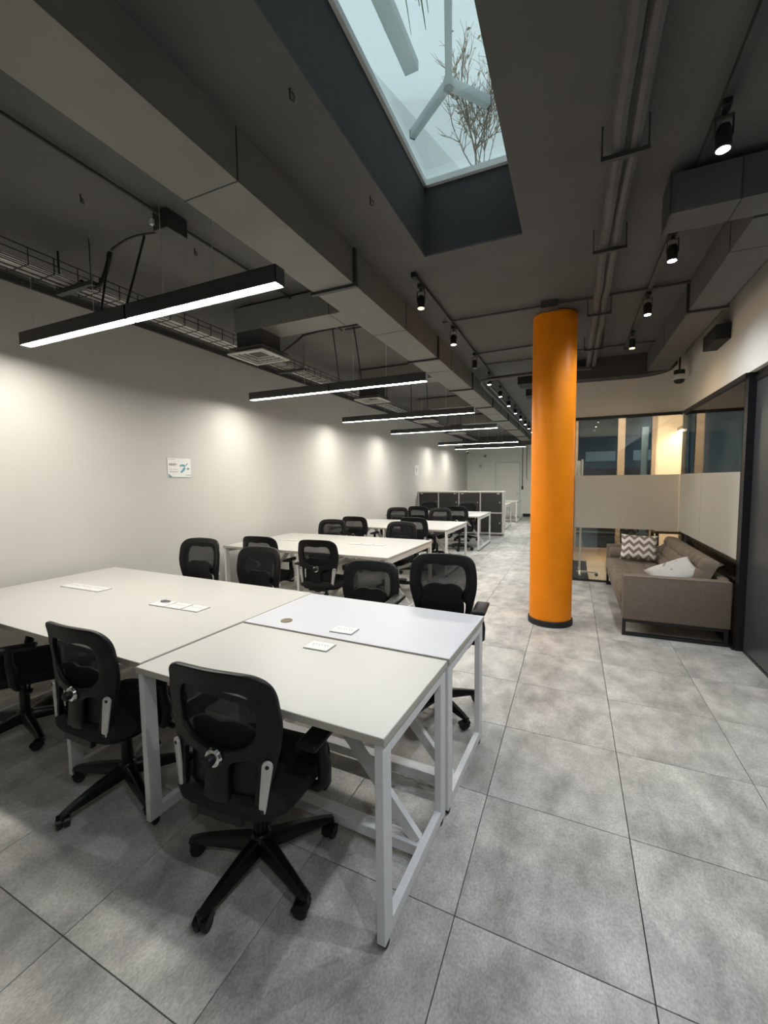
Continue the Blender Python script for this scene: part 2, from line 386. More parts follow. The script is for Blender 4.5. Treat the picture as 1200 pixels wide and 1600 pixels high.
def wood_window(n, x0, x1, label):
    e = bpy.data.objects.new('window_%d' % n, None); COL.objects.link(e); e.location = ((x0+x1)/2, 8.5, .20); struct(e, label)
    t = .055
    for b in ((x0, x0+t, .20, 2.72), (x1-t, x1, .20, 2.72), (x0+t, x1-t, .20, .20+t), (x0+t, x1-t, 2.72-t, 2.72)):
        wbox('window_frame', M_WOODF, (b[0], b[1], 8.47, 8.56, b[2], b[3]), e)
    wbox('window_pane', M_GLASSW, (x0+t, x1-t, 8.51, 8.52, .20+t, 2.72-t), e)
    wbox('transom', M_WHITEEXT, (x0+t, x1-t, 8.525, 8.55, .52, .55), e)
    return e
wood_window(4, .02, .76, 'wood framed window left of the mullion in the meeting room')
e5 = wood_window(5, .76, 1.27, 'wood framed window right of the mullion in the meeting room')
sh = tag(wbox('window_shutter', M_WHITEEXT, (1.08, 1.18, 8.60, 8.66, .30, 2.38)), 'pale blue white shutter post outside the meeting room window', 'shutter')
# courtyard outside the windows
struct(wbox('ground_courtyard', M_GROUT, (.1, 6, 8.60, 13.0, -.2, -.05)))
fac = empty('courtyard_facade', (3.0, 12.6, -.05), 'blue grey building front across the courtyard', 'building')
wbox('facade_wall', M_BLUEF, (.1, 6, 12.6, 12.9, -.05, 4.6), fac)
wbox('plinth', M_BRICK, (.1, 6, 12.5, 12.6, -.05, 1.75), fac)
for x in (.3, 1.4, 2.6):
    wbox('facade_window', M_WHITEEXT, (x, x+.7, 12.55, 12.6, 1.95, 2.2), fac)

# ------------------------------------------------------------------ orange column
colm = empty('orange_column', (-.195, 4.745, 0), 'round orange painted column with black base band', 'column')
MB().lathe([(.209, 0), (.209, ZC-.01)], n=56).build('shaft', M_ORANGE, colm)
MB().lathe([(.2095, 0), (.222, 0.001), (.222, .055), (.216, .062), (.2095, .062)], n=56).build('base_band', M_BLK, colm)

# ------------------------------------------------------------------ ducts
def duct_run(root, b, joints, md):
    x0, x1, y0, y1, z0, z1 = b
    cuts = [y0] + [j for j in joints if y0 < j < y1] + [y1]
    for a, c in zip(cuts, cuts[1:]):
        wbox('duct_section', md, (x0, x1, a+.003, c-.003, z0, z1), root)
    for k, j in enumerate(cuts[1:-1]):
        wide = (k % 2 == 1)
        wbox('flange', M_DUCTD, (x0-(.02 if wide else .003), x1+(.02 if wide else .003), j-(.016 if wide else .0028), j+(.016 if wide else .0028), z0-(.02 if wide else .002), z1), root)
dm = empty('main_air_duct', (-1.615, 7.5, 2.91), 'long grey rectangular air duct running down the office ceiling', 'duct')
duct_run(dm, (-1.782, -1.448, -1.2, 16.6, 2.91, 3.149), [-.3, .45, 1.63, 2.78, 3.81, 4.82, 5.42, 6.65, 7.5, 8.47, 9.5, 10.6, 11.6, 12.7, 13.7, 14.8], M_DUCT)
def branch(y, label):
    e = empty('branch_air_duct', (-2.36, y+.145, 2.915), label, 'duct', 'side branches of the main duct')
    wbox('duct_section', M_DUCT, (-1.90, -1.783, y, y+.29, 2.915, 3.13), e)
    wbox('duct_section', M_DUCT, (-2.93, -1.905, y, y+.29, 2.915, 3.13), e)
    wbox('seam', M_DUCTD, (-1.9055, -1.8995, y-.002, y+.292, 2.913, 3.132), e)
    wbox('drop_box', M_CEIL2, (-2.915, -2.625, y+.01, y+.28, 2.735, 2.915), e)
    d = empty('ceiling_diffuser', (-2.765, y+.14, 2.70), label.replace('grey duct branch', 'white square air diffuser'), 'air vent', 'square air diffusers')
    h = .205
    for k in range(5):
        o_ = h*(1-k*.19); i_ = o_-(.024 if k == 0 else .009); zz = .009*k
        m_ = MB()
        for bb in ((-o_, o_, -o_, -i_), (-o_, o_, i_, o_), (-o_, -i_, -i_, i_), (i_, o_, -i_, i_)):
            m_.box(bb[0], bb[1], bb[2], bb[3], zz, zz+.012)
        m_.build('diffuser_ring', M_ALU, d, smooth=None)
    MB().box(-h+.01, h-.01, -h+.01, h-.01, .052, .058).build('backing', M_VENTD, d, smooth=None)
    return e
branch(3.185, 'grey duct branch nearest the camera above the left tables')
branch(5.70, 'grey duct branch second from the camera above the left tables')
branch(8.25, 'grey duct branch third from the camera above the left tables')
branch(10.8, 'grey duct branch farthest from the camera above the left tables')
dr = empty('side_air_duct', (.985, 5.0, 2.90), 'dark grey air duct running along the right ceiling edge', 'duct')
duct_run(dr, (.86, 1.11, 3.0, 6.61, 2.90, 3.149), [3.38, 4.40, 5.47], M_DUCTR)
db = empty('cross_air_duct', (.9, 2.87, 2.90), 'short dark duct box crossing the right ceiling near the front spotlights', 'duct')
wbox('duct_section', M_DUCTR, (.445, .74, 2.765, 2.975, 2.90, 3.10), db); wbox('duct_section', M_DUCTR, (.746, XR-.005, 2.765, 2.975, 2.90, 3.10), db)
wbox('end_flange', M_DUCTD, (.437, .4445, 2.757, 2.983, 2.892, 3.108), db); wbox('seam', M_DUCTD, (.7405, .7455, 2.763, 2.977, 2.898, 3.102), db)
for k, (y, hh) in enumerate(((7.05, .16), (8.3, .12), (9.6, .12))):
    tag(wbox('dark_air_grille', M_VENTD, (-.82, -.052, y, y+.35, 3.149-hh, 3.149)), ['dark grille box on the ceiling left of the column top', 'second dark grille box behind the column top', 'third dark grille box far along the corridor ceiling'][k], 'air vent')
pl_ = tag(wbox('wall_vent', M_VENTD, (XR-.12, XR-.001, 5.02, 5.45, 2.80, 2.94)), 'black vent box high on the right white wall', 'air vent')

# ------------------------------------------------------------------ pipes, conduits, tray
def line_thing(name, pts, r, m, label, cat, group=None, n=8):
    o = MB().tube(pts, r, n).build(name, m); return tag(o, label, cat, group)
pr = random.Random(3)
def wavy(x, y0, y1, z, amp, step=.3):
    out = []; y = y0
    while y < y1: out.append((x+pr.uniform(-amp, amp), y, z+pr.uniform(-amp, amp)*.5)); y += step
    out.append((x, y1, z)); return out
line_thing('insulated_pipe', wavy(.160, -1.5, 6.55, 3.045, .008), .031, M_PIPE, 'left of the two lagged pipes on the ceiling before the column', 'pipe')
line_thing('insulated_pipe', wavy(.226, -1.5, 6.55, 3.045, .008), .027, M_PIPE, 'right of the two lagged pipes on the ceiling before the column', 'pipe')
line_thing('insulated_pipe', [(-1.22, 16.5, 3.0)]+[(-1.24, y, 3.0) for y in (14, 12, 10, 8, 7)]+[(-1.23, 6.7, 3.0), (-1.18, 6.55, 3.0), (-1.05, 6.50, 3.0), (-.6, 6.48, 3.0), (.145, 6.56, 3.03)], .024, M_PIPE, 'lagged pipe turning off beside the far end of the main duct', 'pipe')
line_thing('insulated_pipe', [(-1.30, 16.5, 2.97)]+[(-1.31, y, 2.97) for y in (14, 12, 10, 8, 7)]+[(-1.30, 6.62, 2.97), (-1.26, 6.48, 2.97), (-1.12, 6.42, 2.97), (-.6, 6.40, 2.98), (.2, 6.45, 2.98)], .020, M_PIPE, 'thinner lagged pipe curving beside the far spotlight row', 'pipe')
for k, y in enumerate((1.0, 2.35, 3.25, 4.45, 5.6)):
    e = empty('pipe_hanger', (.19, y, 2.99), ['pipe hanger at the top edge above the camera', 'pipe hanger second from the camera on the lagged pipes', 'pipe hanger beside the skylight end on the lagged pipes', 'pipe hanger right of the column top on the lagged pipes', 'pipe hanger farthest from the camera on the lagged pipes'][k], 'bracket')
    MB().box(-.10, .10, -.012, .012, .0, .02).build('cross_bar', M_COND, e)
    for sx in (-1, 1): MB().cyl((sx*.095, 0, .01), (sx*.095, 0, ZC-2.99), .004, 6).build('rod', M_COND, e)
cl = empty('ceiling_conduit', (-2.29, 2.0, 3.12), 'dark conduit with junction box along the left ceiling', 'conduit')
MB().cyl((0, -3.2, 0), (0, 2.1, 0), .011, 8).build('pipe', M_COND, cl)
MB().box(-.06, .06, -.075, .075, -.085, .028, .004).build('junction_box', M_COND, cl, (0, -.03, 0))
MB().box(-.012, .012, -.03, .0, -.02, .01).build('white_clip', M_CABLEW, cl, (-.055, -.09, -.03))
for (a, b, z, lab) in (((-1.25, 4.36), (.86, 4.36), 3.125, 'thin ceiling conduit passing the top of the orange column'), ((-1.15, 5.62), (-.05, 5.52), 3.125, 'thin ceiling conduit crossing left behind the column'), ((-.1, 6.02), (.9, 6.04), 3.125, 'thin ceiling conduit crossing right behind the column'), ((-1.15, 6.18), (-.05, 6.14), 3.125, 'thin ceiling conduit nearest the curved pipes'), ((-2.25, 4.1), (-1.79, 4.1), 3.125, 'short conduit joining the main duct side')):
    line_thing('cross_conduit', [(a[0], a[1], z), (b[0], b[1], z)], .011, M_COND, lab, 'conduit')
# cable tray
ct = empty('cable_tray', (-3.22, 7.0, 2.88), 'wire basket cable tray with white cables along the left wall ceiling', 'cable tray')
W0, W1, TZ = -.12, .12, .095
tr = MB()
ya, yb = -8.0, 9.0
for x, z in ((W0, 0), (W0, TZ*.55), (W0, TZ), (W1, 0), (W1, TZ*.55), (W1, TZ), (W0/2, 0), (0, 0), (W1/2, 0)):
    tr.bar((x, ya, z), (x, yb, z), .005, .005)
tr.build('long_wire', M_CABLE, ct, smooth=None)
rung = MB()
for a, b in (((W0, TZ), (W0, 0)), ((W0, 0), (W1, 0)), ((W1, 0), (W1, TZ))): rung.bar((a[0], 0, a[1]), (b[0], 0, b[1]), .005, .005, up=(0, 1, 0))
rme = rung.mesh('rung', None); rme.materials.append(M_CABLE)
y = ya
while y < yb: new_obj('rung', rme, None, ct, (0, y, -.003)); y += .145
for k in range(7):
    cable = tag(MB().tube([(-3.22+.028*(k-3)+pr.uniform(-.012, .012), yy, 2.8835+.014*(1+(k % 2)*.6)+pr.uniform(0, .004)) for yy in [i*.8-1.0 for i in range(22)]], .0085, 6).build('data_cable', [M_CABLEW, M_CABLEW, M_SOCK][k % 3]), 'long %s data cable lying in the wire tray' % ['white', 'white', 'grey'][k % 3], 'cable', 'cables in the wire tray')
for k, yy in enumerate((1.92, 4.4, 6.9, 9.4)):
    e = empty('tray_hanger', (-3.2, yy, 2.85), ['threaded hanger of the cable tray left of the first lamp', 'threaded hanger of the cable tray above the second lamp', 'threaded hanger of the cable tray above the third lamp', 'threaded hanger of the cable tray above the fourth lamp'][k], 'bracket')
    MB().box(-.16, .23, -.02, .02, 0, .026).build('cross_bar', M_COND, e)
    for sx in (-.14, .21): MB().cyl((sx, 0, .02), (sx, 0, ZC-2.85), .006, 6).build('rod', M_CABLE, e)
# hanging cables
def hang(pts, lab, r=.007): return line_thing('hanging_cable', pts, r, M_CABLE, lab, 'cable', None, 6)
def arc(a, b, sag, n=8):
    a = Vector(a); b = Vector(b)
    return [a.lerp(b, i/n) + Vector((0, 0, -sag*math.sin(PI*i/n))) for i in range(n+1)]
hang(arc((-2.30, 2.03, 3.10), (-2.55, 2.0, 3.12), -.0) + arc((-2.55, 2.0, 3.12), (-2.86, 1.98, 3.08), -.02), 'black cable from junction box across the ceiling above first lamp')
hang(arc((-2.87, 1.98, 3.07), (-2.95, 1.95, 2.86), .03) + arc((-2.95, 1.95, 2.86), (-3.10, 1.92, 2.90), .03), 'thick black cable bundle dropping into the cable tray', .014)
hang(arc((-2.56, 2.0, 3.11), (-2.60, 1.875, 2.627), .0, 6), 'black cable dropping to the middle of the first lamp')
hang(arc((-2.88, 1.97, 3.06), (-2.85, 1.875, 2.627), .02, 6), 'black cable dropping left of the first lamp middle')
for k, (y, nm) in enumerate(((3.955, 'second'), (6.303, 'third'), (8.47, 'fourth'))):
    hang([(-1.80, y+.05, 3.12), (-2.5, y+.05, 3.12), (-2.72, y+.04, 3.10), (-2.80, y, 3.02), (-3.0, y, 2.93), (-3.08, y, 2.90)], 'black cable curving from the ceiling into the tray by the %s lamp' % nm, .012)
    hang([(-2.35, y+.05, 3.11), (-2.36, y+.12, 2.9), (-2.44, y+.33, 2.627)], 'thin black cable dropping to the middle of the %s lamp' % nm)
    hang([(-2.10, y+.05, 3.11), (-2.10, y+.12, 2.9), (-2.16, y+.33, 2.627)], 'second thin cable dropping right of the %s lamp middle' % nm)
for k, (x, y) in enumerate(((-1.11, 1.58), (-1.10, 2.33), (-2.574, 1.62), (-2.45, 2.3))):
    e = tag(MB().tube([(0, 0, .02), (0, 0, -.02), (.012, .008, -.03), (.022, 0, -.018), (.015, -.01, -.006)], .004, 6).build('ceiling_hook', M_COND, None, (x, y, ZC-.02)), ['small ceiling hook left of the skylight, nearer the camera', 'small ceiling hook left of the skylight, near its far corner', 'small ceiling hook above the first lamp left of conduit', 'small ceiling hook just behind the first lamp'][k], 'hook')

# ------------------------------------------------------------------ linear lamps
def make_lamp(y, label):
    x0, x1 = -3.715, -1.405; cx = (x0+x1)/2; h = (x1-x0)/2
    e = empty('linear_pendant_lamp', (cx, y, 2.54), label, 'lamp', 'linear pendant lamps over the tables')
    m_ = MB()
    for a, b in ((-h, -.004), (.004, h)):
        m_.box(a, b, -.037, -.034, -.004, .085); m_.box(a, b, .034, .037, -.004, .085); m_.box(a, b, -.037, .037, .081, .085)
        m_.box(a, a+.004, -.037, .037, -.004, .085); m_.box(b-.004, b, -.037, .037, -.004, .085)
    m_.build('housing', M_HOUS, e, smooth=None)
    for a, b in ((-h+.006, -.008), (.008, h-.006)): MB().box(a, b, -.0335, .0335, -.001, .006).build('diffuser', M_LED, e, smooth=None)
    for sx in (-h+.12, -.35, .30, .70): MB().cyl((sx, 0, .085), (sx, 0, ZC-2.54), .0018, 5).build('suspension_wire', M_SILV, e)
    return e
for y, l in ((1.871, 'long white linear pendant lamp nearest the camera above first desks'), (4.284, 'second linear pendant lamp from the camera, above second table'), (6.633, 'third linear pendant lamp from the camera, above third table'), (8.80, 'fourth linear pendant lamp from the camera, above fourth table'), (12.44, 'second farthest linear pendant lamp, above desks behind lockers'), (14.41, 'farthest linear pendant lamp before the back wall')):
    make_lamp(y, l)

# ------------------------------------------------------------------ track spotlights
def track(x, y0, y1, label):
    e = empty('lighting_track', (x, (y0+y1)/2, 3.118), label, 'track'); h = (y1-y0)/2
    MB().box(-.017, .017, -h, h, 0, .03).build('rail', M_COND, e, smooth=None)
    for s in (-1, 1): MB().box(-.02, .02, s*h-.03, s*h+.03, -.008, .031).build('end_feed', M_CABLE, e, smooth=None)
track(-1.18, 3.3, 15.4, 'black lighting track beside the long main duct')
track(.57, -1.2, 6.2, 'black lighting track on the right ceiling above the sofa aisle')
sp_body = MB().lathe([(.026, 0), (.030, .004), (.030, .075), (.022, .098), (.010, .104)], n=20).mesh('head')
sp_body.materials.append(M_CABLE)
sp_yoke = MB().box(-.034, -.031, -.010, .010, .05, .135).box(.031, .034, -.010, .010, .05, .135).box(-.034, .034, -.010, .010, .132, .136).cyl((0, 0, .134), (0, 0, .155), .010, 10).mesh('yoke', 30)
sp_yoke.materials.append(M_CABLE)
sp_adp = MB().box(-.018, .018, -.045, .045, .153, .183, .003).mesh('track_adapter', 30); sp_adp.materials.append(M_CABLE)
sp_lens = {}
for k, m_ in (('cool', M_LENSC), ('warm', M_LENSW), ('off', M_LENSO)):
    me = MB().lathe([(.0255, -.0015), (.0255, .002)], n=20).mesh('lens'); me.materials.append(m_); sp_lens[k] = me
def spotlight(x, y, kind, label, grp, aim=(0, 0)):
    e = empty('track_spotlight', (x, y, 2.938), label, 'spotlight', grp)
    new_obj('head', sp_body, None, e); new_obj('yoke', sp_yoke, None, e); new_obj('track_adapter', sp_adp, None, e); new_obj('lens', sp_lens[kind], None, e)
    if kind != 'off':
        ld = bpy.data.lights.new('spot_beam', 'SPOT'); ld.energy = SPOT_W*(1.22 if x > 0 else 1.0)*(1.0 if kind == 'cool' else .45); ld.spot_size = R(165 if x > 0 else 112); ld.spot_blend = .8
        ld.shadow_soft_size = .024; ld.color = (.84, .92, 1.0) if kind == 'cool' else (1.0, .70, .36)
        lo = bpy.data.objects.new('spot_beam', ld); COL.objects.link(lo); lo.parent = e; lo.location = (0, 0, -.010); lo.rotation_euler = (aim[0], aim[1], 0)
ordn = ['first', 'second', 'third', 'fourth', 'fifth', 'sixth', 'seventh', 'eighth', 'ninth', 'tenth', 'added unseen eleventh', 'added unseen twelfth']
for k in range(12):  # last two are hidden by the column, added to light the far wall
    kind = 'warm' if k == 0 else ('off' if k == 2 else 'cool')
    spotlight(-1.18, 3.46+1.055*k, kind, '%s spotlight from the camera on the track beside the main duct' % ordn[k] if kind == 'cool' else ('warm yellow spotlight at the near end of the duct track' if k == 0 else 'unlit spotlight third on the duct track'), 'spotlights beside the main duct')
for k, (y, kind) in enumerate(((-.75, 'cool'), (.30, 'cool'), (1.35, 'cool'), (2.40, 'cool'), (3.44, 'cool'), (4.455, 'cool'), (5.515, 'warm'))):
    spotlight(.57, y, kind, ['spotlight on right track behind the camera', 'spotlight on right track straight above the camera aisle', 'spotlight on right track just above the frame top', 'bright cool spotlight nearest the top right corner', 'second bright cool spotlight on right track, below the duct box', 'third cool spotlight on right track, right of the column', 'dim warm spotlight at far end of right track'][k], 'spotlights on the right track')

# ------------------------------------------------------------------ desks
def leg_at(m_, x, y0, y1, z0, z1): return m_.box(x-.015, x+.015, y0, y1, z0, z1, .002)
def desk(name, b, top_m, label, group, stretch_y, mids=(), brace=True, h=.74, rz=0.0, inset=.022):
    x0, x1, y0, y1 = b; cx, cy = (x0+x1)/2, (y0+y1)/2
    e = empty(name, (cx, cy, 0), label, 'desk', group, rz)
    hx, hy = (x1-x0)/2, (y1-y0)/2
    MB().box(-hx, hx, -hy, hy, h-.028, h, .0015).build('tabletop', top_m, e, smooth=30)
    eb = MB()
    eb.box(-hx-.0008, hx+.0008, -hy-.0008, -hy+.0004, h-.0268, h-.0018); eb.box(-hx-.0008, hx+.0008, hy-.0004, hy+.0008, h-.0268, h-.0018)
    eb.box(-hx-.0008, -hx+.0004, -hy, hy, h-.0268, h-.0018); eb.box(hx-.0004, hx+.0008, -hy, hy, h-.0268, h-.0018)
    eb.build('edge_banding', M_EDGE, e, smooth=None)
    zt = h-.0285
    for fx in [-hx+.022, hx-inset] + [m-cx for m in mids]:
        for s in (-1, 1):
            yy = s*(hy-.035)
            MB().box(fx-.015, fx+.015, yy-.030, yy+.030, .030, zt, .002).build('leg', M_STEEL, e, smooth=30)
            c = MB().cyl((fx-.010, yy, .017), (fx+.010, yy, .017), .017, 14).box(fx-.006, fx+.006, yy-.006, yy+.006, .017, .031).build('foot_wheel', M_BLK, e)
        MB().box(fx-.015, fx+.015, -hy+.0655, hy-.0655, .030, .080, .002).build('floor_rail', M_STEEL, e, smooth=30)
        MB().box(fx-.015, fx+.015, -hy+.0655, hy-.0655, zt-.05, zt, .002).build('top_rail', M_STEEL, e, smooth=30)
    sy = stretch_y-cy
    xs = sorted([-hx+.022, hx-inset] + [m-cx for m in mids])
    for a, c in zip(xs, xs[1:]):
        MB().box(a+.0155, c-.0155, sy-.03, sy+.03, .032, .078, .002).build('stretcher', M_STEEL, e, smooth=30)
        MB().box(a+.0155, c-.0155, sy-.03, sy+.03, zt-.042, zt, .002).build('under_beam', M_STEEL, e, smooth=30)
        if brace:
            L_ = min(.52, (c-a)*.45)
            for s, ex in ((1, a+.016), (-1, c-.016)):
                MB().bar((ex+s*.012, sy, .082), (ex+s*L_, sy, zt-.044), .045, .028, up=(0, 1, 0)).build('brace', M_STEEL, e, smooth=30)
    return e
T1 = 'desks of the nearest table block'
def rect(cx, cy, w_, d_): return (cx-w_/2, cx+w_/2, cy-d_/2, cy+d_/2)
desk('desk', rect(-1.093, 1.463, 1.192, .62), M_TOP, 'small warm white desk nearest the camera at the front right', T1, 1.535, h=.733, rz=R(-2.5))
desk('desk', rect(-1.060, 2.098, 1.198, .64), M_TOPC, 'small cool white desk with brown grommet hole, behind the front desk', T1, 1.945, h=.740, rz=R(-2.5))
desk('desk', rect(-2.803, 1.880, 2.25, 1.26), M_TOP, 'wide warm white desk against the left wall in the nearest block', T1, 1.88, mids=(-3.30,), h=.740, rz=R(-2.5), inset=.62)
desk('desk', (-3.90, -1.66, 3.89, 5.24), M_TOP, 'white bench table second from the camera', 'bench tables', 4.55, mids=(-2.78,), h=.74, rz=R(-1.8))
desk('desk', (-3.90, -1.755, 6.33, 7.70), M_TOP, 'white bench table third from the camera', 'bench tables', 7.0, mids=(-2.83,), h=.74)
desk('desk', (-3.90, -1.765, 8.85, 10.22), M_TOP, 'white bench table just in front of the dark lockers', 'bench tables', 9.55, mids=(-2.83,), h=.74)
desk('desk', (-3.90, -1.80, 12.9, 14.2), M_TOP, 'white bench table right behind the dark lockers', 'bench tables', 13.5, mids=(-2.83,), h=.74)
desk('desk', (-3.90, -1.72, 15.0, 16.3), M_TOP, 'white bench table farthest back before the door', 'bench tables', 15.6, mids=(-2.83,), h=.74)
tag(MB().lathe([(.028, 0), (.033, .001), (.033, .003), (.028, .0035), (.022, .001), (.001, .0008)], n=24).build('cable_grommet', M_BRASS, None, (-1.452, 1.902, .7402)), 'round brown cable grommet in the cool white desk', 'grommet')
# socket plates
def socket_plate(x, y, z, n, label, grp, wd=.125, dp=.085, stub=False):
    e = empty('socket_plate', (x, y, z), label, 'power socket', grp)
    MB().box(-wd/2, wd/2, -dp/2, dp/2, 0, .006, .0015).build('plate', M_SOCK, e, smooth=30)
    MB().box(-wd/2-.003, wd/2+.003, -dp/2-.003, dp/2+.003, 0, .0022).build('rim', M_SOCKD, e, smooth=None)
    for k in range(3):
        xx = (k-1)*wd*.26
        for sx in (-.007, .007): MB().box(xx+sx-.0015, xx+sx+.0015, .004, .016, .0058, .0066).build('slot', M_SOCKD, e, smooth=None)
        MB().lathe([(.0022, .0058), (.0022, .0066)], (xx, -.004, 0), 8).build('slot', M_SOCKD, e)
    return e
socket_plate(-1.072, 1.885, .7402, 3, 'white socket plate on the cool white desk near grommet', 'desk socket plates')
socket_plate(-1.085, 1.668, .7332, 3, 'white socket plate on the front desk nearest the camera', 'desk socket plates')
for k, (x, nm) in enumerate(((-2.40, 'left'), (-2.258, 'middle'), (-2.115, 'right'))):
    socket_plate(x, 1.872, .7402, 3, '%s of three socket plates in middle of the wide desk' % nm, 'desk socket plates', .128, .10)
for k, (x, nm) in enumerate(((-3.48, 'left'), (-3.33, 'middle'), (-3.18, 'right'))):
    socket_plate(x, 1.955, .7402, 3, '%s of three socket plates near the left wall' % nm, 'desk socket plates', .14, .10)
for k, x in enumerate((-2.43, -2.27, -2.11)):
    socket_plate(x, 4.60, .7402, 3, '%s socket plate on the second table right half' % ['left', 'middle', 'right'][k], 'desk socket plates', .13, .09)
for k, x in enumerate((-3.5, -3.36)):
    socket_plate(x, 4.60, .7402, 3, '%s socket plate on the second table left half' % ['left', 'right'][k], 'desk socket plates', .12, .09)
pen = tag(MB().tube([(-.028, -.012, .006), (.0, .0, .009), (.028, .012, .006)], [.006, .008, .005], 8).build('plug_stub', M_SOCKD, None, (-2.40, 1.892, .7472)), 'small dark plug lying on the left middle socket plate', 'plug')

# ------------------------------------------------------------------ office chair
def curve_fill(polys, thick, bev):
    """2D outline with holes -> mesh (bmesh) extruded along z"""
    cu = bpy.data.curves.new('outline', 'CURVE'); cu.dimensions = '2D'; cu.fill_mode = 'BOTH'
    cu.extrude = max(thick/2-bev, 0); cu.bevel_depth = bev; cu.bevel_resolution = 1; cu.offset = -bev
    for p in polys:
        sp = cu.splines.new('POLY'); sp.points.add(len(p)-1)
        for q, (a, b) in zip(sp.points, p): q.co = (a, b, 0, 1)
        sp.use_cyclic_u = True
    o = bpy.data.objects.new('outline', cu); COL.objects.link(o)
    dg = bpy.context.evaluated_depsgraph_get(); me = bpy.data.meshes.new_from_object(o.evaluated_get(dg))
    bm = bmesh.new(); bm.from_mesh(me)
    bpy.data.objects.remove(o); bpy.data.curves.remove(cu); bpy.data.meshes.remove(me)
    bmesh.ops.remove_doubles(bm, verts=bm.verts, dist=1e-5)
    return bm
def smooth_loop(pts, n=6):
    """closed Catmull-Rom through pts"""
    out = []; k = len(pts)
    for i in range(k):
        p0, p1, p2, p3 = [Vector((*pts[(i+j-1) % k], 0)) for j in range(4)]
        for s in range(n):
            t = s/n
            v = .5*((2*p1) + (p2-p0)*t + (2*p0-5*p1+4*p2-p3)*t*t + (3*p1-p0-3*p2+p3)*t**3)
            out.append((v.x, v.y))
    return out
def mirror_loop(half): return half + [(-x, y) for x, y in reversed(half) if abs(x) > 1e-6]
def interp(tab, v):
    if v <= tab[0][0]: return tab[0][1]
    for (a, b), (c, d) in zip(tab, tab[1:]):
        if v <= c: t = (v-a)/(c-a); t = t*t*(3-2*t); return b+(d-b)*t
    return tab[-1][1]
PROF = [(.36, .205), (.45, .222), (.58, .212), (.70, .216), (.80, .226), (.92, .245)]
def back_y(x, z): return -interp(PROF, z) + .045*min(1, abs(x)/.23)**2
def slice_map(bm, xs, zs, off=0.0):
    for z in zs: bmesh.ops.bisect_plane(bm, geom=bm.verts[:]+bm.edges[:]+bm.faces[:], plane_co=(0, z, 0), plane_no=(0, 1, 0))
    for x in xs: bmesh.ops.bisect_plane(bm, geom=bm.verts[:]+bm.edges[:]+bm.faces[:], plane_co=(x, 0, 0), plane_no=(1, 0, 0))
    for v in bm.verts:
        x, z, d = v.co; v.co = (x, back_y(x, z)+d+off, z)
    return bm
XS = [i*.045 for i in range(-5, 6)]; ZS = [.36+.035*i for i in range(17)]
outer = smooth_loop(mirror_loop([(0, .905), (.10, .903), (.170, .893), (.212, .862), (.229, .81), (.236, .74), (.233, .67), (.218, .60), (.198, .52), (.182, .44), (.165, .40), (.10, .385), (0, .382)]), 5)
wind = smooth_loop(mirror_loop([(0, .822), (.07, .830), (.128, .822), (.152, .785), (.158, .73), (.150, .675), (.11, .637), (.05, .618), (0, .614)]), 5)
holeR = smooth_loop([(.055, .565), (.11, .585), (.155, .575), (.150, .50), (.140, .435), (.10, .425), (.06, .435), (.048, .50)], 5)
holeL = [(-x, y) for x, y in holeR][::-1]
frame_me = finish(slice_map(curve_fill([outer, wind, holeR, holeL], .024, .007), XS, ZS), 'backrest_frame', 50); frame_me.materials.append(M_PLAST)
mesh_bm = curve_fill([smooth_loop(mirror_loop([(0, .865), (.10, .864), (.165, .850), (.188, .79), (.190, .73), (.178, .665), (.12, .622), (.05, .602), (0, .598)]), 5)], .0012, 0)
mesh_me = finish(slice_map(mesh_bm, XS, ZS, .0135), 'back_mesh', 60); mesh_me.materials.append(M_MESH)
lum = smooth_loop([(-.12, .690), (-.06, .708), (0, .700), (.06, .708), (.12, .690), (.140, .66), (.128, .61), (.150, .58), (.146, .48), (.13, .415), (0, .405), (-.13, .415), (-.146, .48), (-.150, .58), (-.128, .61), (-.140, .66)], 4)
lum_me = finish(slice_map(curve_fill([lum], .016, .004), XS, ZS, .026), 'lumbar_pad', 50); lum_me.materials.append(M_PLAST)
# seat: super-ellipse cushion
def cushion(hx, hy, z0, z1, crown, n=40, rr=4.0):
    bm = bmesh.new(); rings = []
    prof = [(.0, 0, 1), (.90, 0, 1), (.985, .18, 1), (1.0, .5, 1), (.985, .82, 1), (.92, 1.0, 1), (.6, 1.0+crown, 1), (.0, 1.0+crown*1.3, 1)]
    for f, t, _ in prof:
        z = z0+(z1-z0)*t
        if f == 0: rings.append([bm.verts.new((0, 0, z))]); continue
        ring = []
        for k in range(n):
            a = 2*PI*k/n; c, s = math.cos(a), math.sin(a)
            r = (abs(c)**rr+abs(s)**rr)**(-1/rr)
            y = s*r*hy*f; zz = z - (.028*max(0, (y/hy-.55)/.45)**2)
            ring.append(bm.verts.new((c*r*hx*f, y, zz)))
        rings.append(ring)
    for a, b in zip(rings, rings[1:]):
        if len(a) == 1: [bm.faces.new((a[0], b[(k+1) % n], b[k])) for k in range(n)]
        elif len(b) == 1: [bm.faces.new((a[k], a[(k+1) % n], b[0])) for k in range(n)]
        else: [bm.faces.new((a[k], a[(k+1) % n], b[(k+1) % n], b[k])) for k in range(n)]
    return bm
seat_me = finish(cushion(.245, .235, .385, .45, .12), 'seat', 60); seat_me.materials.append(M_SEATF)
pan_me = finish(cushion(.215, .205, .362, .386, 0), 'seat_pan', 60); pan_me.materials.append(M_PLAST)
mech_me = MB().box(-.07, .07, -.13, .12, .325, .363, .012, seg=2).box(-.035, .035, -.215, -.10, .34, .372, .008).box(-.10, .10, -.222, -.197, .352, .395, .006).mesh('tilt_mechanism', 40); mech_me.materials.append(M_PLAST)
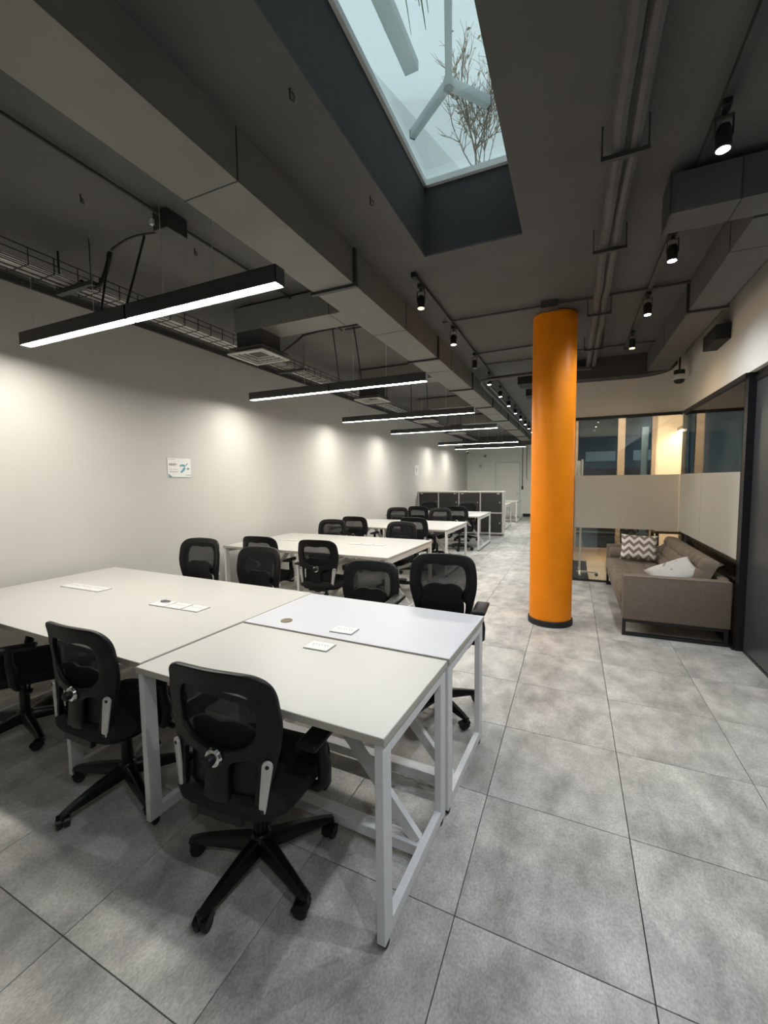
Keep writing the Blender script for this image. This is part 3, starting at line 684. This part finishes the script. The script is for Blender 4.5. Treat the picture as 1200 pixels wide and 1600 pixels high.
lever_me = MB().tube([(.06, .05, .345), (.18, .06, .345), (.23, .07, .338)], .006, 8).box(.215, .265, .055, .085, .330, .344, .004).mesh('lever', 40); lever_me.materials.append(M_PLAST)
lift_me = MB().cyl((0, 0, .10), (0, 0, .27), .026, 18).cyl((0, 0, .27), (0, 0, .33), .014, 14).mesh('gas_lift', 40); lift_me.materials.append(M_PLAST2)
hub_me = MB().lathe([(.030, .055), (.044, .065), (.046, .115), (.036, .135), (.030, .14)], n=24).mesh('base_hub', 40); hub_me.materials.append(M_PLAST2)
am = bmesh.new(); sect = []
for t in range(8):
    u = t/7; x = .035+.268*u; w = .030-.010*u; zt = .128-.046*u**1.4-(.004 if t == 7 else 0); zb = .072-.010*u+.004*u
    sect.append([am.verts.new(p) for p in ((x, -w, zb), (x, -w*.85, zt-.012), (x, -w*.45, zt), (x, w*.45, zt), (x, w*.85, zt-.012), (x, w, zb))])
for a, b in zip(sect, sect[1:]):
    for k in range(6): am.faces.new((a[k], a[(k+1) % 6], b[(k+1) % 6], b[k]))
am.faces.new(sect[0]); am.faces.new(sect[-1][::-1])
arm_me = finish(am, 'base_arm', 40); arm_me.materials.append(M_PLAST2)
cas = MB()
for s in (-1, 1): cas.lathe([(.012, -.010), (.024, -.010), (.0275, -.006), (.0275, .006), (.024, .010), (.012, .011)], (-.018, s*.014, .0275), 20, 'Y')
cas_hood = MB()
hp = [(-.018+.031*math.cos(a), .0275+.031*math.sin(a)) for a in [R(20+20*i) for i in range(9)]]
cas_hood.poly([(x, -.0255, z) for x, z in hp]+[(-.035, -.0255, .03), (0, -.0255, .03)], .051, (0, 1, 0)); cas_hood.cyl((0, 0, .04), (0, 0, .072), .009, 10)
cas_me = cas_hood.mesh('caster', 40); cas_me.materials.append(M_PLAST2); whl_me = cas.mesh('wheel', 40); whl_me.materials.append(M_BLK)
# silver bracket: tapered plate with round ends
def bracket_loop():
    out = []
    for i in range(13): a = PI*i/12; out.append((.0185*math.cos(a), .075+.0185*math.sin(a)))
    for i in range(9): a = PI+PI*i/8; out.append((.0125*math.cos(a), -.082+.0125*math.sin(a)))
    return out
brk_me = finish(curve_fill([bracket_loop()], .010, .002), 'side_bracket', 40); brk_me.materials.append(M_SILV)
scr_me = MB().lathe([(.0068, .0), (.0068, .0025), (.004, .0035)], n=12).mesh('screw', 40); scr_me.materials.append(M_BLK)
kr_me = MB().lathe([(.0, 0), (.030, 0), (.034, .006), (.030, .016), (.020, .020), (.0, .020)][1:-1], n=28).mesh('knob_ring', 40); kr_me.materials.append(M_CHROME)
kb_me = MB().lathe([(.019, .018), (.020, .034), (.016, .042), (.006, .044)], n=24).mesh('lumbar_knob', 40); kb_me.materials.append(M_PLAST)
pad_me = MB().box(-.042, .042, -.115, .125, .598, .624, .012, seg=3).mesh('arm_pad', 50); pad_me.materials.append(M_PLAST)
post_me = MB().tube([(-.11, .02, .375), (-.03, .02, .375), (.0, .015, .41), (.003, .01, .48), (.0, .0, .53), (0, .0, .600)], [.016, .020, .026, .026, .021, .018], 10).mesh('arm_post', 50); post_me.materials.append(M_PLAST)

def make_chair():
    e = bpy.data.objects.new('office_chair', None); COL.objects.link(e); e.empty_display_size = .1
    new_obj('base_hub', hub_me, None, e)
    for k in range(5):
        a = new_obj('base_arm', arm_me, None, e); a.rotation_euler.z = R(72*k)
        c = new_obj('caster', cas_me, None, e, (.298*math.cos(R(72*k)), .298*math.sin(R(72*k)), 0)); c.rotation_euler.z = R(72*k+40)
        new_obj('wheel', whl_me, None, c)
    new_obj('gas_lift', lift_me, None, e)
    for n_, me in (('tilt_mechanism', mech_me), ('lever', lever_me), ('seat_pan', pan_me), ('seat', seat_me), ('lumbar_pad', lum_me), ('back_mesh', mesh_me)): new_obj(n_, me, None, e)
    fr_ = new_obj('backrest_frame', frame_me, None, e)
    ring = new_obj('knob_ring', kr_me, None, e, (0, back_y(0, .59)-.011, .59)); ring.rotation_euler.x = R(90); new_obj('lumbar_knob', kb_me, None, ring); ring['label'] = 'chrome ring'
    for s in (-1, 1):
        b = new_obj('side_bracket', brk_me, None, e, (s*.186, back_y(.186, .51)-.019, .51)); b['label'] = 'silver side bracket'
        b.rotation_euler = (R(90-2), R(0), R(s*-22)); b.rotation_mode = 'XYZ'
        b.matrix_local = Matrix.Translation((s*.186, back_y(.186, .51)-.016, .51)) @ Matrix.Rotation(R(s*18), 4, 'Z') @ Matrix.Rotation(R(s*8), 4, 'Y') @ Matrix.Rotation(R(90), 4, 'X')
        for zz in (.075, -.082): new_obj('screw', scr_me, None, b, (0, zz, .0045))
        new_obj('arm_pad', pad_me, None, e, (s*.285, .0, 0))
        ps = new_obj('arm_post', post_me, None, e, (s*.285, 0, 0))
        if s < 0: ps.rotation_euler.z = PI
    return e
proto = make_chair()
FIXED = {'base_hub', 'base_arm', 'caster', 'wheel', 'gas_lift'}
chair_used = [False]
def chair(x, y, rz, lift, star, label, group):
    """rz: facing (0 = towards the far wall); lift raises seat and back; star: world angle of one base arm"""
    o = proto if not chair_used[0] else dup(proto)
    if not chair_used[0]: chair_used[0] = True
    o.location = (x, y, 0); o.rotation_euler.z = rz
    tag(o, label, 'chair', group)
    k = ka = 0
    for c in sorted(o.children, key=lambda q: q.name):
        nm = c.name.split('.')[0]
        if nm in FIXED:
            if nm == 'base_arm': c.rotation_euler.z = star-rz+R(72*ka); ka += 1
            if nm == 'caster':
                a = star-rz+R(72*k); c.location = (.298*math.cos(a), .298*math.sin(a), 0); c.rotation_euler.z = a + crng.uniform(-1.2, 1.2); k += 1
        else: LIFTS.append((c, lift-(max(0, lift-.03) if nm.startswith('arm_') and not label.startswith('black chair facing') else 0), c.location.z))
    return o
LIFTS = []; crng = random.Random(5)
G1, G2 = 'chairs on the near sides of the tables', 'chairs on the far sides of the tables'
chair(-1.105, 1.245, .05, 0, R(-92), 'black mesh office chair nearest the camera, pushed under the front desk', G1)
chair(-2.01, 1.325, -.01, 0, R(-92), 'black mesh office chair beside the white desk leg, left of the nearest chair', G1)
chair(-3.06, 1.40, -.62, 0, R(-14), 'black mesh office chair cut off by the left picture edge', G1)
chair(-.80, 2.63, PI+.06, .095, R(-36), 'black chair facing the cool white desk, its arm past the table edge', G2)
chair(-1.37, 2.62, PI-.04, .012, R(-10), 'lower black chair facing the cool white desk, left of the raised one', G2)
chair(-2.45, 2.66, PI-.03, .055, R(10), 'black chair behind the nearest tables, right in front of the second table corner', G2)
chair(-3.08, 2.62, PI+.02, .105, R(25), 'leftmost black chair behind the nearest tables, by the white wall', G2)
chair(-2.48, 3.97, .10, 0, R(-100), 'black chair with chrome knob and silver brackets at the second table near side', G1)
chair(-3.27, 4.00, .08, 0, R(-70), 'black chair at the near left of the second table', G1)
chair(-3.36, 5.42, PI+.05, .02, R(30), 'left black chair on the far side of the second table', G2)
chair(-2.23, 5.42, PI-.04, .02, R(12), 'right black chair on the far side of the second table', G2)
chair(-3.33, 6.44, .03, .02, R(-60), 'left black chair on the near side of the third table', G1)
chair(-2.27, 6.44, -.02, .03, R(-80), 'right black chair on the near side of the third table', G1)
chair(-3.29, 7.92, PI+.05, .05, R(30), 'left black chair on the far side of the third table', G2)
chair(-2.40, 7.92, PI-.05, .05, R(5), 'right black chair on the far side of the third table', G2)
chair(-3.10, 8.98, .03, .04, R(-60), 'left black chair on the near side of the table before the lockers', G1)
chair(-2.22, 9.00, -.02, .05, R(-80), 'right black chair on the near side of the table before the lockers', G1)
chair(-3.42, 10.42, PI+.05, .05, R(30), 'left black chair standing right in front of the locker doors', G2)
chair(-2.42, 10.42, PI-.05, .04, R(5), 'right black chair standing right in front of the locker doors', G2)
for c, l, z0 in LIFTS:
    c.location.z = z0 + l

# ------------------------------------------------------------------ lockers
lk = empty('locker_cabinet', (-2.855, 11.70, 0), 'low locker cabinet with eight charcoal doors in a pale frame', 'locker')
LX0, LX1, LY0, LY1, LZ0, LZ1 = -4.04, -1.67, 11.5, 11.92, .045, 1.18
wbox('back_panel', M_LFRAME, (LX0, LX1, LY1-.02, LY1, LZ0, LZ1), lk)
wbox('top_panel', M_LFRAME, (LX0, LX1, LY0, LY1-.02, LZ1-.03, LZ1), lk); wbox('bottom_panel', M_LFRAME, (LX0, LX1, LY0, LY1-.02, LZ0, LZ0+.04), lk)
cols = 4; cw = (LX1-LX0-.03)/cols
for k in range(cols+1): wbox('upright', M_LFRAME, (LX0+k*cw, LX0+k*cw+.03, LY0, LY1-.02, LZ0+.04, LZ1-.03), lk)
for k in range(cols):
    a, b = LX0+k*cw+.03, LX0+(k+1)*cw
    wbox('mid_shelf', M_LFRAME, (a, b, LY0, LY1-.02, .595, .625), lk)
    for z0, z1 in ((LZ0+.044, .591), (.629, LZ1-.034)):
        d = wbox('locker_door', M_LDOOR, (a+.004, b-.004, LY0+.004, LY0+.022, z0, z1), lk)
        MB().box(-.012, .012, -.006, .0, -.018, .018, .003).build('lock', M_SILV, d, ((b-a)/2-.06, -.009, (z1-z0)*.5))
        if z0 > .5: MB().box(-.035, .035, -.002, .0, -.009, .009).build('number_tag', M_PAPER, d, (.18 if k % 2 else -.2, -.009, (z1-z0)-.025))
for x in (LX0+.08, -2.85, LX1-.08):
    for yy in (LY0+.06, LY1-.06): MB().cyl((x-.012-lk.location.x, yy-lk.location.y, .0225), (x+.012-lk.location.x, yy-lk.location.y, .0225), .0225, 14).build('caster', M_BLK, lk)

# ------------------------------------------------------------------ back wall: door, signs, conduits, cameras
dd = bpy.data.objects.new('door_1', None); COL.objects.link(dd); dd.location = (-2.405, YF, 0); struct(dd, 'off white flush door in the far wall')
wbox('door_leaf', M_DOORP, (-2.86, -1.95, YF-.022, YF-.002, .01, 2.15), dd)
for b in ((-2.90, -2.865, 0, 2.19), (-1.945, -1.91, 0, 2.19), (-2.865, -1.945, 2.155, 2.19)): wbox('door_frame', M_WALL2, (b[0], b[1], YF-.03, YF-.001, b[2], b[3]), dd)
MB().lathe([(.03, 0), (.03, .01), (.018, .02), (.028, .045), (.02, .06)], n=16, axis='Y').move(Matrix.Scale(-1, 4, (0, 1, 0))).build('door_knob', M_SILV, dd, (.39, -.022, .92))
def dome_camera(loc, ztop, label):
    e = empty('dome_camera', loc, label, 'security camera')
    MB().lathe([(.030, -.045), (.052, -.03), (.060, 0), (.001, .001)][::-1], n=24).build('dark_dome', M_CABLE, e)
    MB().lathe([(.062, 0), (.078, .004), (.080, .045), (.070, .062), (.05, .066)], n=28).build('white_ring', M_PAPER, e)
    MB().lathe([(.060, .066), (.060, .118), (.055, .120)], n=24).build('mount', M_CABLE, e)
    MB().cyl((0, 0, .118), (0, 0, ztop-loc[2]), .010, 10).build('stem', M_CABLE, e)
dome_camera((1.20, 6.50, 2.735), ZC, 'white dome camera hanging in the corner above the sofa')
dome_camera((-3.55, 15.6, 2.50), ZC, 'small dome camera hanging before the far wall')
def wall_sign(name, label, mx, wd, ht, detail):
    e = bpy.data.objects.new(name, None); COL.objects.link(e); tag(e, label, 'sign')
    MB().box(-wd/2, wd/2, 0, .006, 0, ht, .001).build('board', M_PAPER, e, smooth=30)
    def pr_(m_, x0, x1, z0, z1): MB().box(x0*wd-wd/2, x1*wd-wd/2, -.0012, .0002, z0*ht, z1*ht).build('print', m_, e, smooth=None)
    if detail:
        pr_(M_GREYP, .05, .32, .94, .955)
        for a, b, c in ((.06, .36, .70), (.06, .40, .66), (.06, .32, .62)): pr_(M_GREYP, a, b, c, c+.028)
        for a, b, c in ((.07, .42, .41), (.07, .44, .31), (.07, .40, .27)): pr_(M_GREYP, a, b, c, c+.014)
        pr_(M_TEAL, .02, .99, .020, .035); pr_(M_GREYP, .76, .98, .115, .14)
        def pg(pts): MB().poly([(x*wd-wd/2, .0002, z*ht) for x, z in pts], .0014, (0, -1, 0)).build('print', M_TEAL, e, smooth=None)
        pg([(.03, .02), (.22, .02), (.12, .10), (.03, .20)])
        pg([(.50, .64), (.62, .70), (.74, .66), (.76, .56), (.64, .58), (.52, .57)]); pg([(.70, .56), (.76, .50), (.70, .36), (.58, .24), (.52, .28), (.60, .40)])
        pg([(.76, .62), (.80, .64), (.88, .74), (.84, .76), (.77, .68)]); pg([(.80, .48), (.86, .52), (.94, .48), (.90, .42), (.82, .43)])
    else:
        for a, b, c in ((.3, .6, .62), (.35, .7, .55), (.3, .55, .45), (.42, .6, .35)): pr_(M_GREYP, a, b, c, c+.05)
    e.matrix_world = mx
    return e
ML = lambda y, z: Matrix.Translation((XL+.007, y, z)) @ Matrix.Rotation(R(90), 4, 'Z')
wall_sign('wall_sign', 'white wall sign with teal leaf mark on the left wall', ML(3.45, 1.575), .31, .215, True)
wall_sign('wall_sign', 'small white notice far along the left wall above lockers', ML(11.4, 1.63), .34, .30, False)
wall_sign('wall_sign', 'small white notice left of the far door', Matrix.Translation((-3.48, YF-.007, 1.86)), .28, .36, False)
e = tag(wbox('socket_box', M_BLK, (-1.86, -1.80, YF-.04, YF-.001, 1.08, 1.22)), 'small black box on far wall right of door', 'switch')
e = tag(wbox('switch_box', M_PAPER, (-1.72, -1.63, YF-.05, YF-.001, 1.38, 1.50)), 'small white switch box at the end of a conduit on the far wall', 'switch')
line_thing('wall_conduit', [(-1.83, YF-.016, 1.22), (-1.83, YF-.016, 2.84)], .014, M_COND, 'dark vertical conduit above the black box on far wall', 'conduit')
line_thing('wall_conduit', [(-1.675, YF-.016, 1.50), (-1.675, YF-.016, 2.84)], .014, M_WOODF, 'tan vertical conduit above the white switch box on far wall', 'conduit')
tag(MB().lathe([(.05, 0), (.05, .05), (.03, .06)], n=16, axis='Y').move(Matrix.Scale(-1, 4, (0, 1, 0))).build('wall_sensor', M_SOCKD, None, (-3.3, YF-.001, 2.45)), 'small grey sensor high on the far wall', 'sensor')
tag(MB().lathe([(.001, -.05), (.03, -.04), (.045, -.01), (.05, .0), (.05, .02)], n=20).build('smoke_detector', M_PAPER, None, (-2.3, 9.0, ZC-.021)), 'white smoke detector on the ceiling behind the fourth lamp', 'detector')
tag(wbox('junction_box', M_COND, (-.30, -.16, 4.30, 4.42, 3.085, 3.149)), 'dark junction box beside the top of the orange column', 'junction box')

# ------------------------------------------------------------------ sofa
sf = empty('sofa', (.88, 5.66, 0), 'taupe tufted sofa with black metal sled legs by the glass', 'sofa')
SXa, SXb, SYa, SYb = .458, 1.300, 4.57, 6.76
def sl(x, y, z): return Vector((x-.88, y-5.66, z))
def sbox(name, m_, b, bev=.012, seg=2):
    return MB().box(b[0]-.88, b[1]-.88, b[2]-5.66, b[3]-5.66, b[4], b[5], bev, seg=seg).build(name, m_, sf, smooth=50)
sbox('frame_base', M_SOFA, (SXa+.012, SXb-.004, SYa+.10, SYb-.10, .165, .30), .01)
sbox('armrest', M_SOFA, (SXa, SXb, SYa, SYa+.095, .163, .585))
sbox('armrest', M_SOFA, (SXa, SXb, SYb-.095, SYb, .163, .585))
sbox('back_shell', M_SOFA, (SXb-.075, SXb, SYa+.095, SYb-.095, .30, .60))
pp = MB()
for ya_ in (SYa+.004, SYa+.091): pp.tube([sl(SXa+.004, ya_, .17), sl(SXa+.004, ya_, .57), sl(SXa+.018, ya_, .582), sl(SXb-.01, ya_, .584)], .005, 6)
pp.build('piping', M_SOFAD, sf)
def tufted(name, origin, U, V, N, nu, nv, depth, thick, jit=0):
    """biscuit-tufted slab: origin corner, edge vectors U,V, outward normal N"""
    res = 8; bm = bmesh.new(); nx, ny = nu*res, nv*res
    U = Vector(U); V = Vector(V); N = Vector(N).normalized(); top = []
    for i in range(nx+1):
        row = []
        for j in range(ny+1):
            u, v = i/nx, j/ny
            a = abs(math.sin(PI*u*nu)); b = abs(math.sin(PI*v*nv))
            h = depth*(1-.62*(1-a)**2.2-.38*(1-b)**3.0)
            eu = min(u, 1-u)*nu; ev = min(v, 1-v)*nv; ed = min(eu, ev)
            if ed < .25: h -= depth*.55*(1-ed/.25)**2
            tk = thick
            if eu < .6: tk = thick*math.sqrt(max(0, 1-(1-eu/.6)**2)); h *= min(1, eu/.3)
            if v > 1-.5/nv: h -= .035*(1-(1-v)*nv/.5)**2
            row.append(bm.verts.new(Vector(origin)+U*u+V*v+N*(tk+h)))
        top.append(row)
    bot = [[bm.verts.new(Vector(origin)+U*(i/nx)+V*(j/ny)) for j in (0, ny)] for i in (0, nx)]
    for i in range(nx):
        for j in range(ny): bm.faces.new((top[i][j], top[i+1][j], top[i+1][j+1], top[i][j+1]))
    b00, b01, b10, b11 = bot[0][0], bot[0][1], bot[1][0], bot[1][1]
    bm.faces.new([b00]+[top[0][j] for j in range(ny+1)]+[b01]); bm.faces.new([b10]+[top[nx][j] for j in range(ny+1)]+[b11])
    bm.faces.new([b00]+[top[i][0] for i in range(nx+1)]+[b10]); bm.faces.new([b01]+[top[i][ny] for i in range(nx+1)]+[b11])
    bm.faces.new((b00, b01, b11, b10))
    return new_obj(name, finish(bm, name, 70), M_SOFA, sf)
tufted('seat_cushion', sl(SXa-.012, SYa+.100, .302), (0, SYb-SYa-.20, 0), (.60, 0, 0), (0, 0, 1), 9, 3, .045, .085)
rec = Vector((.155, 0, .355)); nb = Vector((-.355, 0, .155)).normalized()
tufted('back_cushion', sl(1.085, SYa+.15, .375), (0, SYb-SYa-.31, 0), rec, nb, 10, 3, .045, .065)
sbox('back_cushion_core', M_SOFA, (1.12, SXb-.076, SYa+.30, SYb-.18, .40, .62), .03, 3)
bo = MB(); bo.lathe([(.03, -.355), (.072, -.345), (.080, -.32), (.080, .32), (.072, .345), (.03, .355)], (0, 0, 0), 24, 'X')
tag(bo.build('bolster_pillow', M_SOFA, None, (.83, 6.565, .485)), 'taupe cylindrical bolster lying against the far sofa arm', 'pillow')
for s, ya_ in ((0, SYa+.018), (1, SYb-.048)):
    m_ = MB()
    for a, b in (((SXa+.005, .016), (SXb-.012, .016)), ((SXa+.005, .148), (SXb-.012, .148)), ((SXa+.02, .03), (SXa+.02, .134)), ((SXb-.028, .03), (SXb-.028, .134))):
        up = (0, 1, 0)
        m_.bar(sl(a[0], ya_+.015, a[1]), sl(b[0], ya_+.015, b[1]), .030, .030, up)
    m_.build('sled_leg', M_FRAMEB, sf, smooth=30)
# throw pillows
def pillow(name, m_, w_, h_, t_, mx, label, tags=None):
    n = 18; bm = bmesh.new(); F = {}; Bk = {}
    for i in range(n+1):
        for j in range(n+1):
            u, v = -1+2*i/n, -1+2*j/n
            k = max(0, (1-u**4)*(1-v**4))**.5
            pin = 1-.07*(1-abs(u)**2)*abs(v)**4; pin2 = 1-.07*(1-abs(v)**2)*abs(u)**4
            x = u*w_/2*pin2; z = v*h_/2*pin
            F[i, j] = bm.verts.new((x, -t_/2*k, z))
            Bk[i, j] = F[i, j] if k == 0 else bm.verts.new((x, t_/2*k, z))
    for i in range(n):
        for j in range(n):
            for D, rv in ((F, 0), (Bk, 1)):
                q = [D[i, j], D[i+1, j], D[i+1, j+1], D[i, j+1]]
                if len(set(q)) == 4: bm.faces.new(q[::-1] if rv else q)
    o = new_obj(name, finish(bm, name, 80), m_); o.matrix_world = mx
    return tag(o, label, 'pillow')
def basis(c, xd, zd):
    x = Vector(xd).normalized(); z = Vector(zd); z = (z-x*z.dot(x)).normalized(); y = z.cross(x)
    return Matrix(((x.x, y.x, z.x, c[0]), (x.y, y.y, z.y, c[1]), (x.z, y.z, z.z, c[2]), (0, 0, 0, 1)))
pillow('throw_pillow', M_CHEV, .42, .34, .13, basis((.80, 6.33, .605), (1, -.12, -.02), (.06, .32, .95)), 'taupe and white chevron throw pillow leaning at far sofa end')
p2 = pillow('throw_pillow', M_PIL, .42, .28, .13, basis((.92, 4.90, .572), (.92, .20, .36), (-.15, .75, .62)), 'white throw pillow with grey print leaning behind near sofa arm')
for k, (a, b) in enumerate((((-.12, .02), (-.02, .10)), ((-.02, .0), (.08, .09)), ((.03, .03), (.13, .07)), ((-.15, -.04), (-.06, .03)))):
    MB().bar((a[0], -.066+abs(a[0])*.10, a[1]), (b[0], -.066+abs(b[0])*.10, b[1]), .016, .004, up=(0, 1, 0)).build('print', M_PILG, p2, smooth=None)

# ------------------------------------------------------------------ things behind the glass
wbd = empty('mobile_whiteboard', (.22, 7.22, 0), 'white mobile board stand on casters behind the glass', 'whiteboard')
MB().tube([(-.10, 0, .07), (-.092, 0, 1.80)], .014, 10).build('post', M_STEEL, wbd)
MB().box(-.14, .16, -.012, .012, .045, .075, .003).build('base_bar', M_STEEL, wbd); MB().box(-.115, -.085, -.25, .25, .045, .075, .003).build('base_bar', M_STEEL, wbd)
MB().box(-.165, -.115, -.02, .5, .78, 1.78, .004).build('board', M_PAPER, wbd)
for x, y in ((.14, 0), (-.10, -.23), (-.10, .23)): MB().lathe([(.012, -.012), (.024, -.010), (.024, .010), (.012, .012)], (x, y, .024), 14, 'Y').build('caster', M_BLK, wbd)
MB().box(-.12, -.06, -.03, .03, .82, .88, .004).build('clamp', M_PAPER, wbd)
ml = empty('warm_pendant_lamp', (1.60, 7.9, 2.26), 'bright warm linear lamp hanging inside the meeting room', 'lamp')
MB().box(-.04, .04, -.55, .55, .006, .06).build('housing', M_WOODF, ml, smooth=None); MB().box(-.034, .034, -.54, .54, -.002, .0055).build('diffuser', M_WARML, ml, smooth=None)
for s in (-.4, .4): MB().cyl((0, s, .06), (0, s, .54), .002, 5).build('suspension_wire', M_SILV, ml)
for k, (x, y, lb) in enumerate(((.66, 7.7, 'added unseen fill light panel over the bay behind the column'), (2.6, 7.6, 'added unseen fill light panel at the far right of the meeting room'), (2.5, 5.3, 'added unseen fill light panel behind the side glass'))):
    cp = empty('added_fill_panel', (x, y, 2.772), lb, 'lamp', 'added fill lights of the meeting room')  # fill lights added out of view to brighten the frosted band
    MB().box(-.30, .30, -.30, .30, .006, .0275).build('frame', M_PAPER, cp, smooth=None); MB().box(-.28, .28, -.28, .28, 0, .0055).build('diffuser', M_PANEL, cp, smooth=None)
def side_table(loc, wd, dp, h, label):
    e = empty('low_table', loc, label, 'table')
    MB().box(-wd/2, wd/2, -dp/2, dp/2, h-.04, h, .003).build('tabletop', M_BROWN, e, smooth=30)
    for sx in (-1, 1):
        for sy in (-1, 1): MB().box(sx*(wd/2-.04)-.02, sx*(wd/2-.04)+.02, sy*(dp/2-.04)-.02, sy*(dp/2-.04)+.02, 0, h-.0405).build('leg', M_FRAMEB, e, smooth=None)
    return e
side_table((1.95, 5.75, 0), .75, 1.9, .66, 'dark walnut table seen through the side glass behind the sofa')
side_table((1.55, 7.6, 0), .85, .5, .72, 'dark walnut table seen below the frosted band past the sofa')
for k, (x, y, s) in enumerate(((1.80, 5.25, .11), (1.72, 5.05, .08), (1.78, 5.62, .07))):
    b = empty('small_carton', (x, y, .66), ['largest pale carton on the dark table behind the sofa', 'pale carton on the dark table nearest the black post', 'smallest pale carton on the dark table behind the sofa'][k], 'box')
    MB().box(-s/2, s/2, -s*.7, s*.7, 0, s*.8, .002).build('body', M_PAPER, b, smooth=30); MB().box(-s/2-.002, s/2+.002, -s*.7-.002, s*.7+.002, s*.8, s*.8+.012, .002).build('lid', M_SOCK, b, smooth=30)
bgp = empty('black_backpack', (.86, 8.05, .0), 'black backpack on a stool by the meeting room window', 'bag')
bb = cushion(.12, .10, .42, .76, .06, 28, 3.0)
new_obj('body', finish(bb, 'body', 60), M_SEATF, bgp); MB().tube([(-.05, 0, .76), (-.04, 0, .81), (.04, 0, .81), (.05, 0, .76)], .010, 8).build('handle', M_SEATF, bgp)
MB().box(-.09, .09, -.13, -.09, .45, .60, .02, seg=2).build('pocket', M_SEATF, bgp)
st = empty('stool', (.86, 8.05, 0), 'plain wooden stool under the black backpack', 'stool')
MB().box(-.16, .16, -.16, .16, .385, .418, .006).build('seat', M_WOODF, st, smooth=30)
for sx in (-1, 1):
    for sy in (-1, 1): MB().bar((sx*.14, sy*.14, 0), (sx*.12, sy*.12, .385), .03, .03, up=(0, 1, 0)).build('leg', M_WOODF, st, smooth=None)

# ------------------------------------------------------------------ above the skylight
HUBX, HUBY, HZ = -.671, 2.456, ZT+.045
ys_ = empty('steel_tripod_stand', (HUBX, HUBY, ZT+.016), 'pale steel three legged stand lying on the skylight glass', 'stand')
for dx, dy in ((.22, -.82), (-.298, .242), (.179, .213)):
    d = Vector((dx, dy, 0)); n_ = d.normalized()
    MB().bar(n_*.012+Vector((0, 0, .0265)), d+Vector((0, 0, .0265)), .036, .050).build('leg', M_TUBE, ys_, smooth=30)
    MB().bar(d+n_*.0005+Vector((0, 0, .0265)), d+n_*.010+Vector((0, 0, .0265)), .037, .051).build('end_cap', M_SOCKD, ys_, smooth=None)
MB().lathe([(.030, 0), (.030, .054)], n=6).build('hub', M_TUBE, ys_)
tag(MB().bar((-.86, .9, ZT+.042), (-.826, 2.29, ZT+.042), .075, .05).build('white_timber_bar', M_TUBE, None, (0, 0, 0), smooth=30), 'white bar lying on the skylight left of the steel stand', 'bar')
tag(MB().bar((-1.95, 2.64, 4.35), (-1.12, 5.68, 4.35), .12, 1.36).build('parapet_wall', M_WHITEEXT, None, (0, 0, 0), smooth=30), 'white roof parapet seen in the lower left of the skylight', 'wall')
struct(wbox('roof_deck', M_WHITEEXT, (-6, SX0-.101, -3, 9, ZC+.16, ZT)))
struct(wbox('roof_deck_far', M_WHITEEXT, (SX0-.10, 4, SY1+.101, 9, ZC+.16, ZT)))
struct(wbox('roof_deck_right', M_WHITEEXT, (SX1+.101, 4, -3, SY1+.10, ZC+.16, ZT)))
# dry shrub behind the skylight
rg = random.Random(11)
sb = empty('dry_potted_shrub', (-.86, 4.05, ZT), 'dry brown shrub with sparse leaves seen through the skylight', 'plant')
MB().lathe([(.10, 0), (.14, .22), (.15, .22), (.15, .25), (.13, .25), (.12, .23)], n=20).build('pot', M_TUBE, sb)
tips = []
bw = MB()
def grow(p, d, L_, r, lev):
    pts = [p]; 
    for k in range(4):
        d = (d+Vector((rg.uniform(-.2, .2), rg.uniform(-.2, .2), rg.uniform(-.05, .15)))).normalized(); p = p+d*L_/4; pts.append(p)
        if lev < 3 and k > 0:
            for _ in range(2 if lev else 3):
                dd_ = (d+Vector((rg.uniform(-.9, .9), rg.uniform(-.7, .7), rg.uniform(-.1, .5)))).normalized()
                grow(p, dd_, L_*rg.uniform(.4, .6), r*.6, lev+1)
        if lev >= 2 and rg.random() < .5: tips.append(p)
    bw.tube(pts, [max(r*(1-.15*i), .0012) for i in range(5)], 5)
grow(Vector((0, 0, .2)), Vector((.05, 0, 1)), .85, .011, 0); grow(Vector((.03, 0, .2)), Vector((.3, -.2, 1)), .75, .008, 0)
bw.build('branches', M_TWIG, sb, smooth=None)
lf = MB()
for p in rg.sample(tips, min(len(tips), 110)):
    a, b = Vector((rg.uniform(-1, 1), rg.uniform(-1, 1), rg.uniform(-1, .2))).normalized(), Vector((rg.uniform(-1, 1), rg.uniform(-1, 1), rg.uniform(-1, 1))).normalized()
    c = a.cross(b).normalized()
    lf.poly([p, p+a*.02+c*.011, p+a*.042, p+a*.02-c*.011], .0008, b)
o = lf.build('leaves', M_LEAFD, sb, smooth=None); o['kind'] = 'stuff'
gp = empty('strap_leaf_plant', (-.80, 1.35, ZT+.016), 'green strap leaved plant drooping over the skylight glass', 'plant')
MB().lathe([(.08, 0), (.12, .2), (.13, .2), (.13, .23), (.11, .23)], n=20).build('pot', M_TUBE, gp)
for k in range(13):
    tx = rg.uniform(-.10, .12); ty = rg.uniform(.62, .86); zt = rg.uniform(.06, .16); wv = rg.uniform(.008, .013)
    P = [Vector((tx*.2, .02, .22)), Vector((tx*.4, .18, .48)), Vector((tx*.7, .42, .46)), Vector((tx, ty*.8, .30)), Vector((tx*1.05, ty, zt))]
    bmv = MB(); L0 = []
    for i, p in enumerate(P):
        ww = wv*(1-.85*(i/4)**2); L0.append([bmv.bm.verts.new(p+Vector((sx*ww, 0, dz))) for sx, dz in ((-1, 0), (0, -.003), (1, 0), (0, .003))])
    for a, b in zip(L0, L0[1:]):
        for q in range(4): bmv.bm.faces.new((a[q], a[(q+1) % 4], b[(q+1) % 4], b[q]))
    bmv.build('leaf', M_LEAFG, gp)
